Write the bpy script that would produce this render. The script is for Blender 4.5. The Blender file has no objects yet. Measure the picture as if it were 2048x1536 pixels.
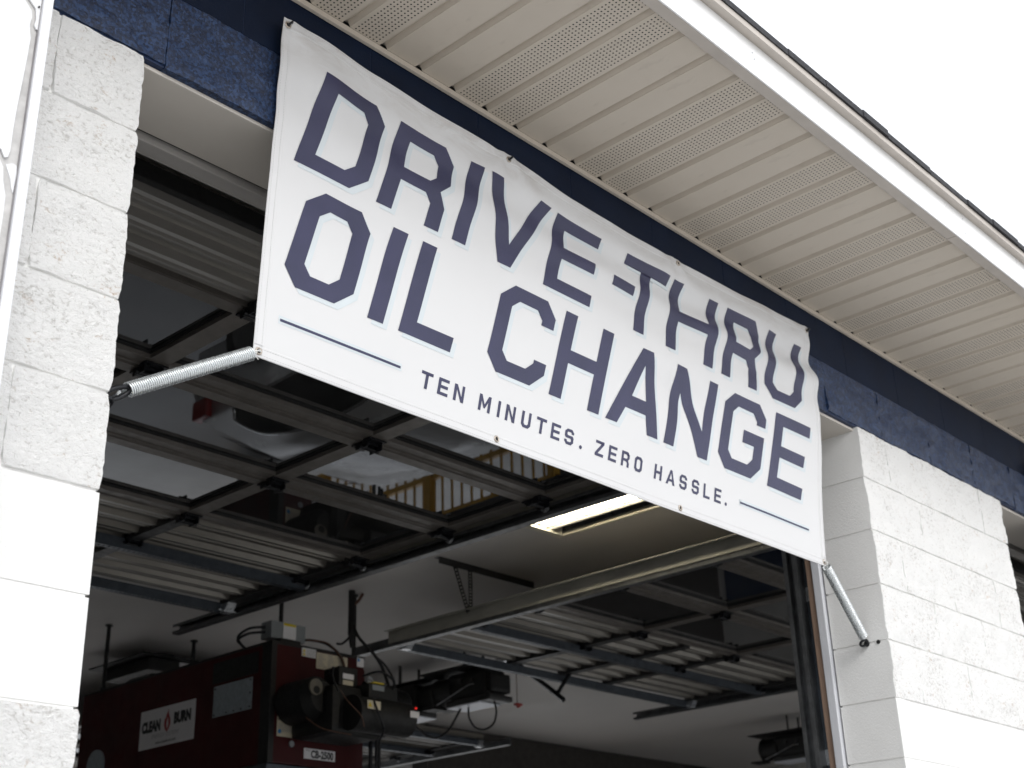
import bpy, bmesh, math, random
from mathutils import Vector, Matrix, noise
R = math.radians
random.seed(7)
S = bpy.context.scene
COL = S.collection
H = 3.40            # height of the door opening above the ground; geometry below is written relative to it

# ------------------------------------------------------------------ camera, sky, sun, exposure
cam_d = bpy.data.cameras.new('camera'); cam = bpy.data.objects.new('camera', cam_d); COL.objects.link(cam)
yaw, pitch, roll = 0.83820, 0.42390, -0.03290
fwd = Vector((math.sin(yaw)*math.cos(pitch), math.cos(yaw)*math.cos(pitch), math.sin(pitch)))
rt = Vector((math.cos(yaw), -math.sin(yaw), 0)); up = rt.cross(fwd)
r2 = math.cos(roll)*rt + math.sin(roll)*up; u2 = -math.sin(roll)*rt + math.cos(roll)*up
Mx = Matrix((r2, u2, -fwd)).transposed().to_4x4()
Mx.translation = Vector((-1.2495, -2.1788, -1.8979 + H))
cam.matrix_world = Mx
cam_d.sensor_width = 36.0; cam_d.lens = 36.0*2682.66/2048
cam_d.clip_end = 1200; cam_d.clip_start = 0.05
cam_d.dof.use_dof = True; cam_d.dof.focus_distance = 3.3; cam_d.dof.aperture_fstop = 5.6
S.camera = cam

SUN_EL, SUN_AZ = 34.0, 204.0      # compass style azimuth measured from +y towards +x
W = bpy.data.worlds.new('World'); S.world = W; W.use_nodes = True
nt = W.node_tree; nt.nodes.clear()
out = nt.nodes.new('ShaderNodeOutputWorld'); bg = nt.nodes.new('ShaderNodeBackground')
sky = nt.nodes.new('ShaderNodeTexSky'); sky.sky_type = 'NISHITA'; sky.sun_disc = False
sky.sun_elevation = R(SUN_EL); sky.sun_rotation = R(SUN_AZ); sky.dust_density = 4.0; sky.air_density = 1.0
hs = nt.nodes.new('ShaderNodeHueSaturation'); hs.inputs['Saturation'].default_value = 0.22
mixs = nt.nodes.new('ShaderNodeMix'); mixs.data_type = 'RGBA'; mixs.inputs['Factor'].default_value = 0.72
mixs.inputs['B'].default_value = (9.3, 9.55, 10.0, 1)      # even cloud cover over the sky model
nt.links.new(sky.outputs[0], hs.inputs['Color']); nt.links.new(hs.outputs[0], mixs.inputs['A'])
nt.links.new(mixs.outputs['Result'], bg.inputs['Color']); nt.links.new(bg.outputs[0], out.inputs[0])
bg.inputs['Strength'].default_value = 0.15

sl = bpy.data.lights.new('sun', 'SUN'); so = bpy.data.objects.new('sun', sl); COL.objects.link(so)
sl.energy = 0.8; sl.angle = R(24); sl.color = (1.0, 0.985, 0.96)
sd = Vector((math.sin(R(SUN_AZ))*math.cos(R(SUN_EL)), math.cos(R(SUN_AZ))*math.cos(R(SUN_EL)), math.sin(R(SUN_EL))))
so.rotation_euler = sd.to_track_quat('Z', 'Y').to_euler(); so.location = (0, -20, 30)

S.render.engine = 'CYCLES'
S.cycles.use_denoising = True
S.cycles.max_bounces = 10; S.cycles.diffuse_bounces = 6; S.cycles.glossy_bounces = 5; S.cycles.transmission_bounces = 6
S.view_settings.view_transform = 'Standard'; S.view_settings.look = 'None'
S.view_settings.gamma = 1.0; S.view_settings.exposure = 0.25; S.view_settings.use_curve_mapping = False

# ------------------------------------------------------------------ material helpers
def lin(r, g, b):
    f = lambda c: (c/255/12.92) if c/255 <= 0.04045 else ((c/255+0.055)/1.055)**2.4
    return (f(r), f(g), f(b), 1)
class Mat:
    def __init__(s, name, base=(.5,.5,.5,1), rough=.5, metal=0.0, spec=.5):
        s.m = bpy.data.materials.new(name); s.m.use_nodes = True
        s.t = s.m.node_tree; s.b = s.t.nodes['Principled BSDF']
        s.b.inputs['Base Color'].default_value = base; s.b.inputs['Roughness'].default_value = rough
        s.b.inputs['Metallic'].default_value = metal; s.b.inputs['Specular IOR Level'].default_value = spec
        s.tc = None
    def n(s, typ, **kw):
        x = s.t.nodes.new(typ)
        for k, v in kw.items(): setattr(x, k, v)
        return x
    def l(s, a, b): s.t.links.new(a, b)
    def co(s, scale=(1,1,1)):
        if s.tc is None: s.tc = s.n('ShaderNodeTexCoord')
        mp = s.n('ShaderNodeMapping'); mp.inputs['Scale'].default_value = scale
        s.l(s.tc.outputs['Object'], mp.inputs[0]); return mp.outputs[0]
    def noise(s, scale, detail=4, rough=.55, stretch=(1,1,1), dist=0):
        x = s.n('ShaderNodeTexNoise'); x.inputs['Scale'].default_value = scale
        x.inputs['Detail'].default_value = detail; x.inputs['Roughness'].default_value = rough
        x.inputs['Distortion'].default_value = dist
        s.l(s.co(stretch), x.inputs['Vector']); return x.outputs['Fac']
    def ramp(s, fac, stops):
        x = s.n('ShaderNodeValToRGB'); e = x.color_ramp.elements
        while len(e) < len(stops): e.new(.5)
        for i, (p, c) in enumerate(stops):
            e[i].position = p; e[i].color = c if not isinstance(c, (int, float)) else (c, c, c, 1)
        s.l(fac, x.inputs[0]); return x.outputs[0]
    def mix(s, fac, a, b):
        x = s.n('ShaderNodeMix'); x.data_type = 'RGBA'
        for k, v in (('Factor', fac), ('A', a), ('B', b)):
            if hasattr(v, 'links'): s.l(v, x.inputs[k])
            else: x.inputs[k].default_value = v
        return x.outputs['Result']
    def math(s, op, a, b=None, c=None):
        x = s.n('ShaderNodeMath', operation=op)
        for i, v in enumerate((a, b, c)):
            if v is None: continue
            if hasattr(v, 'links'): s.l(v, x.inputs[i])
            else: x.inputs[i].default_value = v
        return x.outputs[0]
    def color(s, sock): s.l(sock, s.b.inputs['Base Color'])
    def rough(s, sock): s.l(sock, s.b.inputs['Roughness'])
    def bump(s, h, strength=.3, dist=.005):
        x = s.n('ShaderNodeBump'); x.inputs['Strength'].default_value = strength; x.inputs['Distance'].default_value = dist
        s.l(h, x.inputs['Height']); s.l(x.outputs[0], s.b.inputs['Normal'])

def simple(name, base, rough=.5, metal=0., var=.25, scale=14, stretch=(1,1,1), bump=.08, spec=.5):
    m = Mat(name, base, rough, metal, spec)
    f = m.noise(scale, 6, .62, stretch)
    dark = tuple(c*(1-var) for c in base[:3]) + (1,); lite = tuple(min(1, c*(1+var*.5)) for c in base[:3]) + (1,)
    m.color(m.ramp(f, [(.3, dark), (.7, lite)]))
    m.rough(m.ramp(m.noise(scale*2.3, 4), [(.3, max(.03, rough-.1)), (.75, min(1, rough+.12))]))
    if bump: m.bump(m.noise(scale*5, 4), bump, .003)
    return m.m

def mat_split(name, base, pit, brown, rough=.6, pitpos=.40, spec=.4, rust=True, soft=.05, scale=105):
    m = Mat(name, base, rough, 0, spec)
    big = m.noise(6.0, 4, .6)
    fine = m.noise(scale, 7, .72, (.75, 1, 1.1), .5)
    fine2 = m.noise(320, 4, .65)
    v = m.math('ADD', m.math('MULTIPLY', fine, .72), m.math('MULTIPLY', big, .30))
    mask = m.ramp(v, [(pitpos-soft, 1.0), (pitpos+soft*.6, 0.0)])
    pc = m.mix(m.ramp(m.noise(18, 4), [(.54, 0.), (.70, 1.)]), pit, brown) if rust else pit
    m.color(m.mix(mask, base, pc))
    h = m.math('ADD', m.math('MULTIPLY', fine, 1.0), m.math('MULTIPLY', fine2, .4))
    m.bump(h, 1.0, .007)
    return m
M = {}
M['white_split'] = mat_split('white_painted_split_block', (.86,.855,.84,1), (.62,.605,.58,1), (.58,.46,.36,1), pitpos=.45, soft=.045).m
m = Mat('white_painted_smooth_block', (.80,.80,.785,1), .55, 0, .4)
f = m.noise(60, 5, .6); m.color(m.ramp(m.noise(3, 4), [(.3, (.75,.745,.73,1)), (.7, (.83,.83,.815,1))]))
vo = m.n('ShaderNodeTexVoronoi'); vo.inputs['Scale'].default_value = 150; m.l(m.co(), vo.inputs['Vector'])
pits = m.ramp(vo.outputs['Distance'], [(.0, 0.), (.22, 1.)])
m.bump(m.math('ADD', m.math('MULTIPLY', m.noise(130, 5, .7), .9), m.math('MULTIPLY', pits, .25)), .5, .004)
M['white_smooth'] = m.m
m = Mat('blue_painted_split_block', lin(30,52,92), .36, 0, .5)
vo = m.n('ShaderNodeTexVoronoi'); vo.inputs['Scale'].default_value = 165; m.l(m.co(), vo.inputs['Vector'])
bw = m.n('ShaderNodeSeparateColor'); m.l(vo.outputs['Color'], bw.inputs[0])
glint_grain = m.math('ADD', m.math('MULTIPLY', bw.outputs[0], .55), m.math('MULTIPLY', m.noise(70, 6, .7), .55))
m.color(m.ramp(glint_grain, [(.30, lin(13,27,52)), (.52, lin(22,40,70)), (.80, lin(42,66,104))]))  # lighter grains put the paint's sheen glints into the colour
m.bump(m.math('ADD', bw.outputs[0], m.math('MULTIPLY', m.noise(240, 4, .65), .6)), .7, .005)
M['blue_split'] = m.m
m = Mat('blue_smooth_block_soffit_shade', lin(11,22,44), .6, 0, .18)  # same blue as the split course, darkened for the soffit's shade
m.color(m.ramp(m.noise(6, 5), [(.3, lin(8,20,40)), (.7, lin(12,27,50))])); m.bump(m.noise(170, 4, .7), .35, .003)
M['blue_smooth_shaded'] = m.m
M['mortar_white'] = simple('painted_mortar', (.86,.855,.84,1), .7, bump=.3, scale=40, var=.08)
M['mortar_blue'] = simple('blue_painted_mortar', lin(22,40,72), .5, bump=.3, scale=40, var=.1)
M['lintel_paint'] = simple('beige_lintel_paint', (.56,.52,.47,1), .55, var=.05, scale=3, bump=.03)
M['white_trim'] = simple('grey_white_trim_board', (.60,.61,.64,1), .5, var=.1, scale=20, stretch=(1,1,.06), bump=.15)
M['header_board'] = simple('grey_header_board', (.40,.38,.36,1), .6, var=.12, scale=20, stretch=(.06,1,1), bump=.15)
M['raw_wood'] = simple('raw_brown_wood', (.30,.20,.145,1), .75, var=.35, scale=24, stretch=(1,1,.08), bump=.25)
def vinyl(name, perf):
    base = (.47,.42,.36,1)
    m = Mat(name, base, .42, 0, .4)
    big = m.noise(4, 4, .6)
    grain = m.noise(22, 5, .6, (9, .5, 1))
    c = m.ramp(big, [(.3, (.535,.475,.40,1)), (.72, (.585,.525,.45,1))])
    dirt = m.ramp(m.noise(9, 6, .65, (1.4, .6, 1)), [(.57, 0.), (.78, .55)])
    c = m.mix(dirt, c, (.33,.285,.24,1))
    if perf:
        sep = m.n('ShaderNodeSeparateXYZ'); m.l(m.co(), sep.inputs[0])
        P = .0122
        xi = m.math('ADD', m.math('DIVIDE', sep.outputs[0], P), .5); yi = m.math('DIVIDE', sep.outputs[1], P)
        row = m.math('FLOOR', xi)
        yo = yi
        dx = m.math('SUBTRACT', m.math('FRACT', xi), .5); dy = m.math('SUBTRACT', m.math('FRACT', yo), .5)
        d = m.math('SQRT', m.math('ADD', m.math('MULTIPLY', dx, dx), m.math('MULTIPLY', dy, dy)))
        hole = m.math('LESS_THAN', d, .215)
        inside = m.math('LESS_THAN', m.math('ABSOLUTE', sep.outputs[0]), P*3.5)
        hole = m.math('MULTIPLY', hole, inside)
        c = m.mix(hole, c, (.012,.010,.008,1))
        m.bump(grain, .08, .002)
    else:
        m.bump(grain, .10, .002)
    m.color(c); return m.m
M['vinyl'] = vinyl('tan_soffit_vinyl', False); M['vinyl_perf'] = vinyl('tan_perforated_soffit_vinyl', True)
M['fascia'] = simple('white_aluminium_fascia', (.86,.86,.86,1), .35, var=.03, scale=5, bump=.02)
M['trim_shade'] = simple('shade_toned_trim', (.50,.455,.41,1), .45, var=.1, scale=8)  # white trim whose shade under the eave is painted beige
M['shingle'] = simple('dark_asphalt_shingle', (.045,.045,.05,1), .9, var=.5, scale=90, bump=.7)
M['ceiling'] = simple('white_ceiling_board', (.70,.675,.65,1), .75, var=.05, scale=1.2, bump=.03)
M['inner_wall'] = simple('white_inner_wall', (.62,.61,.59,1), .7, var=.06, scale=2)
M['unlit_wall'] = simple('wall_painted_shade', (.045,.04,.036,1), .8)  # near-black tone paints the shade of the unlit rear wall
M['blue_wall'] = simple('blue_inner_wall_paint', lin(26,46,78), .5, var=.1, scale=3)
m = Mat('concrete', (.42,.415,.40,1), .75, 0, .4)
m.color(m.ramp(m.noise(1.3, 8, .65), [(.3, (.40,.395,.385,1)), (.7, (.56,.555,.54,1))])); m.bump(m.noise(40, 6), .2, .004); M['concrete'] = m.m
m = Mat('shop_floor', (.2,.2,.2,1), .28, 0, .5)
m.color(m.ramp(m.noise(.9, 8, .65), [(.3, (.05,.05,.05,1)), (.7, (.10,.10,.098,1))])); m.bump(m.noise(30, 4), .05, .002); M['floor'] = m.m
# vinyl banner cloth
m = Mat('banner_vinyl', (.83,.83,.825,1), .42, 0, .45)
w1 = m.n('ShaderNodeTexWave'); w1.bands_direction = 'X'; w1.inputs['Scale'].default_value = 150; m.l(m.co(), w1.inputs['Vector'])
w2 = m.n('ShaderNodeTexWave'); w2.bands_direction = 'Z'; w2.inputs['Scale'].default_value = 150; m.l(m.co(), w2.inputs['Vector'])
sep = m.n('ShaderNodeSeparateXYZ'); m.l(m.co(), sep.inputs[0])
edge = m.n('ShaderNodeMapRange'); edge.inputs['From Min'].default_value = -.13; edge.inputs['From Max'].default_value = .02
m.l(sep.outputs[2], edge.inputs['Value'])
smudge = m.math('MULTIPLY', edge.outputs[0], m.ramp(m.noise(14, 7, .68, (.5, 1, 1.6), .8), [(.42, 0.), (.75, .9)]))
spots = m.ramp(m.noise(5.5, 6, .7, (1, 1, .7), .5), [(.66, 0.), (.80, .35)])
c = m.mix(smudge, (.655,.654,.657,1), (.40,.35,.31,1)); c = m.mix(spots, c, (.55,.535,.52,1))
m.color(c); m.bump(m.math('ADD', m.math('MULTIPLY', w1.outputs['Fac'], 1.), w2.outputs['Fac']), .16, .0012); M['banner'] = m.m
m = Mat('navy_print', lin(58,58,92), .34, 0, .5)
m.color(m.ramp(m.noise(7, 5, .6), [(.3, lin(44,46,74)), (.7, lin(54,54,85))]))
w1 = m.n('ShaderNodeTexWave'); w1.bands_direction = 'X'; w1.inputs['Scale'].default_value = 150; m.l(m.co(), w1.inputs['Vector'])
w2 = m.n('ShaderNodeTexWave'); w2.bands_direction = 'Z'; w2.inputs['Scale'].default_value = 150; m.l(m.co(), w2.inputs['Vector'])
m.bump(m.math('ADD', w1.outputs['Fac'], w2.outputs['Fac']), .22, .0012); M['navy'] = m.m
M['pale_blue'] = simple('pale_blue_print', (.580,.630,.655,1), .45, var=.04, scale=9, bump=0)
M['black_cloth'] = simple('near_black_vinyl', (.008,.008,.011,1), .85, bump=.02)
M['stitch'] = simple('grey_thread', (.50,.49,.48,1), .8, bump=0)
M['brass'] = simple('tarnished_grommet', (.50,.44,.38,1), .4, .7)
M['galv'] = simple('galvanised_steel', (.62,.64,.66,1), .33, .9, var=.2, scale=30, bump=.1)
M['zinc'] = simple('bright_zinc_wire', (.80,.83,.84,1), .28, .85, var=.1, scale=60, bump=0)
M['black_steel'] = simple('black_steel', (.012,.013,.016,1), .35, .3, var=.3, scale=60)
M['zip'] = simple('clear_zip_tie', (.72,.72,.70,1), .4)
M['sign_white'] = simple('white_acrylic', (.74,.745,.76,1), .3, var=.02, scale=3, bump=.01)
M['sign_frame'] = simple('white_sign_frame', (.78,.79,.82,1), .35, var=.03, scale=8, bump=.03)
M['sign_back'] = simple('grey_sign_backing', (.56,.55,.54,1), .7, var=.25, scale=20)
# overhead door
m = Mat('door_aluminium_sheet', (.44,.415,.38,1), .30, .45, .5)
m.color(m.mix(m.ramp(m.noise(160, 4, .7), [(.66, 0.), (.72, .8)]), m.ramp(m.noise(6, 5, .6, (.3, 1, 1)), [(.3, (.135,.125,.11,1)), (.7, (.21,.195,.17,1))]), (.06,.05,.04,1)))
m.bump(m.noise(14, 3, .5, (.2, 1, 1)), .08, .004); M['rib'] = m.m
m = Mat('paler_aluminium_sheet', (.40,.385,.355,1), .20, .55)  # paler copy of the door sheet for the bottom section
m.color(m.ramp(m.noise(5, 6, .6, (.25,1,1)), [(.3, (.34,.325,.30,1)), (.7, (.44,.42,.39,1))])); m.bump(m.noise(9, 3, .5, (.15,1,1)), .10, .004); M['rib_pale'] = m.m
M['angle_steel'] = simple('pale_angle_steel', (.40,.39,.345,1), .45, .25, var=.25, scale=14, stretch=(1,.3,1))
M['frame_alu'] = simple('bronze_anodised_frame', (.165,.15,.135,1), .42, .35, var=.2, scale=10, bump=.05)
M['dark_stile'] = simple('dark_stile_steel', (.045,.045,.045,1), .45, .4, var=.2, scale=12)
M['gasket'] = simple('black_rubber', (.012,.012,.012,1), .7)
M['strut_steel'] = simple('dull_blue_grey_steel', (.10,.115,.135,1), .42, .6, var=.25, scale=20)
M['track_steel'] = simple('dull_track_steel', (.17,.175,.18,1), .42, .75, var=.35, scale=16, bump=.08)
m = Mat('tinted_glass', (.02,.02,.022,1), .02)
t = m.t; lw = m.n('ShaderNodeFresnel'); lw.inputs['IOR'].default_value = 2.3
tr = m.n('ShaderNodeBsdfTransparent'); tr.inputs[0].default_value = (.22,.23,.235,1)
gl = m.n('ShaderNodeBsdfGlossy'); gl.inputs['Roughness'].default_value = .006; gl.inputs[0].default_value = (.95,.97,1,1)
mx = m.n('ShaderNodeMixShader'); dif = m.n('ShaderNodeBsdfDiffuse'); dif.inputs[0].default_value = (.25,.25,.25,1)
dm = m.n('ShaderNodeMixShader'); m.l(m.ramp(m.noise(7, 6, .6), [(.35, .05), (.75, .15)]), dm.inputs[0])  # dust film thickened to imitate the floor's grey reflection
m.l(tr.outputs[0], dm.inputs[1]); m.l(dif.outputs[0], dm.inputs[2])
m.l(lw.outputs[0], mx.inputs[0]); m.l(dm.outputs[0], mx.inputs[1]); m.l(gl.outputs[0], mx.inputs[2])
m.l(mx.outputs[0], t.nodes['Material Output'].inputs[0]); M['glass'] = m.m
# furnace and shop gear
M['red_paint'] = simple('dark_red_enamel', (.048,.0018,.0026,1), .5, 0, spec=.25, var=.3, scale=5)
M['black_paint'] = simple('black_enamel', (.006,.006,.006,1), .6, var=.3, scale=20)
M['galv_plate'] = simple('galvanised_plate', (.40,.46,.50,1), .42, .55, var=.25, scale=55)
M['label_white'] = simple('white_label', (.74,.73,.74,1), .4, var=.05, scale=20, bump=0)
M['label_cream'] = simple('cream_label', (.62,.56,.42,1), .5, var=.15, scale=30, bump=0)
M['label_orange'] = simple('orange_label', (.70,.19,.03,1), .5, bump=0)
M['label_yellow'] = simple('yellow_label', (.75,.58,.02,1), .45, bump=0)
M['label_blue'] = simple('blue_print', (.03,.24,.55,1), .5, bump=0)
M['ink'] = simple('black_ink', (.012,.012,.014,1), .5, bump=0)
M['ink_grey'] = simple('grey_ink', (.30,.29,.30,1), .5, bump=0)
M['red_ink'] = simple('red_ink', (.34,.02,.02,1), .5, bump=0)
M['dial'] = simple('worn_dial_metal', (.16,.145,.115,1), .5)
M['grey_box'] = simple('grey_box_enamel', (.23,.25,.26,1), .45, var=.1)
M['brown_cable'] = simple('brown_cable', (.14,.07,.045,1), .5)
M['lens_white'] = simple('white_lens', (.80,.84,.92,1), .4, bump=0, var=.03)
M['red_plastic'] = simple('red_plastic', (.35,.03,.02,1), .4)
M['cream_enamel'] = simple('cream_fixture_enamel', (.78,.74,.62,1), .4, var=.04)
M['reflector'] = simple('aluminium_reflector', (.06,.06,.06,1), .35, .6, var=.05)
M['tube_off'] = simple('unlit_tube_glass', (.60,.58,.52,1), .25, bump=0)
m = Mat('lit_tube', (1,1,1,1), .5); m.b.inputs['Emission Color'].default_value = (1.0,.90,.70,1); m.b.inputs['Emission Strength'].default_value = 20.0; M['tube_on'] = m.m
m = Mat('red_indicator', (.5,.02,.02,1), .4); m.b.inputs['Emission Color'].default_value = (1,.03,.02,1); m.b.inputs['Emission Strength'].default_value = .6; M['led'] = m.m
M['yellow_rail'] = simple('yellow_rail_paint', (.50,.27,.02,1), .45, var=.2, scale=12)
M['car_paint'] = simple('silver_car_paint', (.78,.78,.77,1), .22, .1, var=.03, scale=2, bump=0)
M['car_glass'] = simple('dark_car_glass', (.012,.013,.015,1), .05, 0, bump=0)
M['chrome'] = simple('chrome', (.75,.75,.76,1), .12, 1., var=.02, bump=0)
M['tyre'] = simple('tyre_rubber', (.02,.02,.02,1), .8)
M['tail'] = simple('red_tail_lens', (.40,.015,.015,1), .2, bump=0)
M['carton'] = simple('brown_carton', (.42,.29,.17,1), .7)

# ------------------------------------------------------------------ mesh helpers
class MB:
    def __init__(s): s.v = []; s.f = []; s.sm = []
    def add(s, vs, fs, smooth=False):
        o = len(s.v); s.v += [tuple(v) for v in vs]; s.f += [tuple(i+o for i in f) for f in fs]; s.sm += [smooth]*len(fs); return s
    def box(s, x0, x1, y0, y1, z0, z1):
        vs = [(x,y,z) for z in (z0,z1) for y in (y0,y1) for x in (x0,x1)]
        return s.add(vs, [(0,2,3,1),(4,5,7,6),(0,1,5,4),(2,6,7,3),(0,4,6,2),(1,3,7,5)])
    def cbox(s, x0, x1, y0, y1, z0, z1, c=.004):
        c = min(c, (x1-x0)*.45, (y1-y0)*.45, (z1-z0)*.45)
        bm = bmesh.new(); t = MB().box(x0,x1,y0,y1,z0,z1)
        vs = [bm.verts.new(v) for v in t.v]
        for f in t.f: bm.faces.new([vs[i] for i in f])
        bmesh.ops.bevel(bm, geom=bm.edges[:], offset=c, segments=2, profile=.6, affect='EDGES')
        bm.verts.index_update()
        s.add([v.co[:] for v in bm.verts], [[v.index for v in f.verts] for f in bm.faces]); bm.free(); return s
    def tube(s, pts, r, n=8, cap=True):
        pts = [Vector(p) for p in pts]; rs = r if isinstance(r, (list, tuple)) else [r]*len(pts)
        T = (pts[1]-pts[0]).normalized(); a = Vector((0,0,1)) if abs(T.z) < .9 else Vector((1,0,0))
        N = (a - T*a.dot(T)).normalized(); vs = []; fs = []
        for i, p in enumerate(pts):
            t = (pts[min(i+1, len(pts)-1)] - pts[max(i-1, 0)]).normalized()
            N = (N - t*N.dot(t)).normalized(); B = t.cross(N)
            vs += [p + rs[i]*(math.cos(2*math.pi*k/n)*N + math.sin(2*math.pi*k/n)*B) for k in range(n)]
        for i in range(len(pts)-1):
            for k in range(n): fs.append((i*n+k, i*n+(k+1)%n, (i+1)*n+(k+1)%n, (i+1)*n+k))
        s.add(vs, fs, True)
        if cap: s.add(vs[:n], [tuple(range(n-1,-1,-1))]); s.add(vs[-n:], [tuple(range(n))])
        return s
    def sweep(s, path, a0, a1, b0, b1):
        """sweep a rectangle along a path in the yz plane; a = x, b = along the path normal"""
        vs = []; fs = []; P = [Vector(p) for p in path]
        for i, p in enumerate(P):
            t = (P[min(i+1, len(P)-1)] - P[max(i-1, 0)]).normalized(); nn = Vector((0, -t.z, t.y))
            for a, b in ((a0,b0),(a1,b0),(a1,b1),(a0,b1)): vs.append(p + Vector((a,0,0)) + nn*b)
        for i in range(len(P)-1):
            for k in range(4): fs.append((i*4+k, i*4+(k+1)%4, (i+1)*4+(k+1)%4, (i+1)*4+k))
        fs += [(3,2,1,0), tuple(len(vs)-4+k for k in range(4))]
        return s.add(vs, fs)
    def extr(s, prof, axis, a, b, smooth=False):
        """closed 2D profile extruded along an axis: 'x' -> prof (y,z), 'y' -> prof (x,z), 'z' -> prof (x,y)"""
        n = len(prof)
        mk = {'x': lambda p, t: (t, p[0], p[1]), 'y': lambda p, t: (p[0], t, p[1]), 'z': lambda p, t: (p[0], p[1], t)}[axis]
        s.add([mk(p, t) for t in (a, b) for p in prof], [(i, (i+1)%n, n+(i+1)%n, n+i) for i in range(n)], smooth)
        s.add([mk(p, a) for p in prof], [tuple(range(n-1,-1,-1))]); s.add([mk(p, b) for p in prof], [tuple(range(n))]); return s
    def disc(s, c, r, depth, axis='y', n=24):
        c = Vector(c); d = {'x': Vector((1,0,0)), 'y': Vector((0,1,0)), 'z': Vector((0,0,1))}[axis]
        return s.tube([c, c+d*depth], r, n)
    def mesh(s, name, mat, off=(0,0,0)):
        me = bpy.data.meshes.new(name); o = Vector(off)
        me.from_pydata([tuple(Vector(v)-o) for v in s.v], [], s.f)
        me.polygons.foreach_set('use_smooth', s.sm); me.materials.append(mat)
        bm = bmesh.new(); bm.from_mesh(me); bmesh.ops.recalc_face_normals(bm, faces=bm.faces[:]); bm.to_mesh(me); bm.free()
        me.update(); return me

base_of = {}
def tag(o, label=None, cat=None, group=None, kind=None):
    for k, v in (('label', label), ('category', cat), ('group', group), ('kind', kind)):
        if v: o[k] = v
    return o
def thing(name, label, cat, base=(0,0,0), group=None, rotz=0):
    o = bpy.data.objects.new(name, None); COL.objects.link(o); o.empty_display_size = .1
    o.location = (base[0], base[1], base[2]+H); o.rotation_euler = (0,0,rotz); base_of[o.name] = Vector(base)
    return tag(o, label, cat, group)
def part(name, mb, mat, parent, label=None, kind=None, at=None, mesh=None):
    """verts are written relative to the opening top; stored relative to the parent thing's base (or to 'at')"""
    b = base_of[parent.name]
    off = Vector(at) if at is not None else b
    me = mesh or mb.mesh(name, mat, off)
    o = bpy.data.objects.new(name, me); COL.objects.link(o); o.parent = parent
    o.location = off - b; base_of[o.name] = off
    return tag(o, label=label, kind=kind)
def single(name, mb, mat, label, cat, base=(0,0,0), group=None, kind=None):
    me = mb.mesh(name, mat, base); o = bpy.data.objects.new(name, me); COL.objects.link(o)
    o.location = (base[0], base[1], base[2]+H); base_of[o.name] = Vector(base)
    return tag(o, label, cat, group, kind)
def copy_tree(o, parent=None):
    c = o.copy(); COL.objects.link(c); base_of[c.name] = base_of[o.name]
    if parent: c.parent = parent
    for ch in list(o.children): copy_tree(ch, c)
    return c
def text_mesh(txt, size, bold=0.0, shear=0.0, spacing=1.0):
    cu = bpy.data.curves.new('txt', 'FONT'); cu.body = txt; cu.size = size; cu.offset = bold; cu.shear = shear
    cu.align_x = 'CENTER'; cu.align_y = 'CENTER'; cu.space_character = spacing; cu.resolution_u = 3
    ob = bpy.data.objects.new('txt', cu); COL.objects.link(ob)
    dg = bpy.context.evaluated_depsgraph_get(); me = bpy.data.meshes.new_from_object(ob.evaluated_get(dg))
    vs = [v.co.copy() for v in me.vertices]; fs = [tuple(p.vertices) for p in me.polygons]
    bpy.data.objects.remove(ob); bpy.data.curves.remove(cu); bpy.data.meshes.remove(me)
    return vs, fs
def text_on(mb, txt, size, origin, ux, uy, **kw):
    vs, fs = text_mesh(txt, size, **kw); o = Vector(origin); ux = Vector(ux); uy = Vector(uy)
    return mb.add([o + ux*v.x + uy*v.y for v in vs], fs)
def arc(c, r, a0, a1, n): return [(c[0], c[1]+r*math.cos(a0+(a1-a0)*i/n), c[2]+r*math.sin(a0+(a1-a0)*i/n)) for i in range(n+1)]
def bez(p, n=14):
    p = [Vector(q) for q in p]; o = []
    for i in range(len(p)-1):
        p0 = p[max(i-1,0)]; p1 = p[i]; p2 = p[i+1]; p3 = p[min(i+2,len(p)-1)]
        for k in range(n):
            t = k/n; o.append(.5*((2*p1)+(p2-p0)*t+(2*p0-5*p1+4*p2-p3)*t*t+(3*p1-p0-3*p2+p3)*t**3))
    return o + [p[-1]]

# ------------------------------------------------------------------ ground
single('ground', MB().box(-200,220,-200,220,-H-1.0,-H-.012), M['concrete'], None, None, kind='structure')
single('shop_floor', MB().box(-4.2,7.7,.0,10.0,-H-.011,-H), M['floor'], None, None, kind='structure')
single('side_bay_floor', MB().box(7.7,13.0,.0,7.3,-H-.011,-H), M['floor'], None, None, kind='structure')

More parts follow.
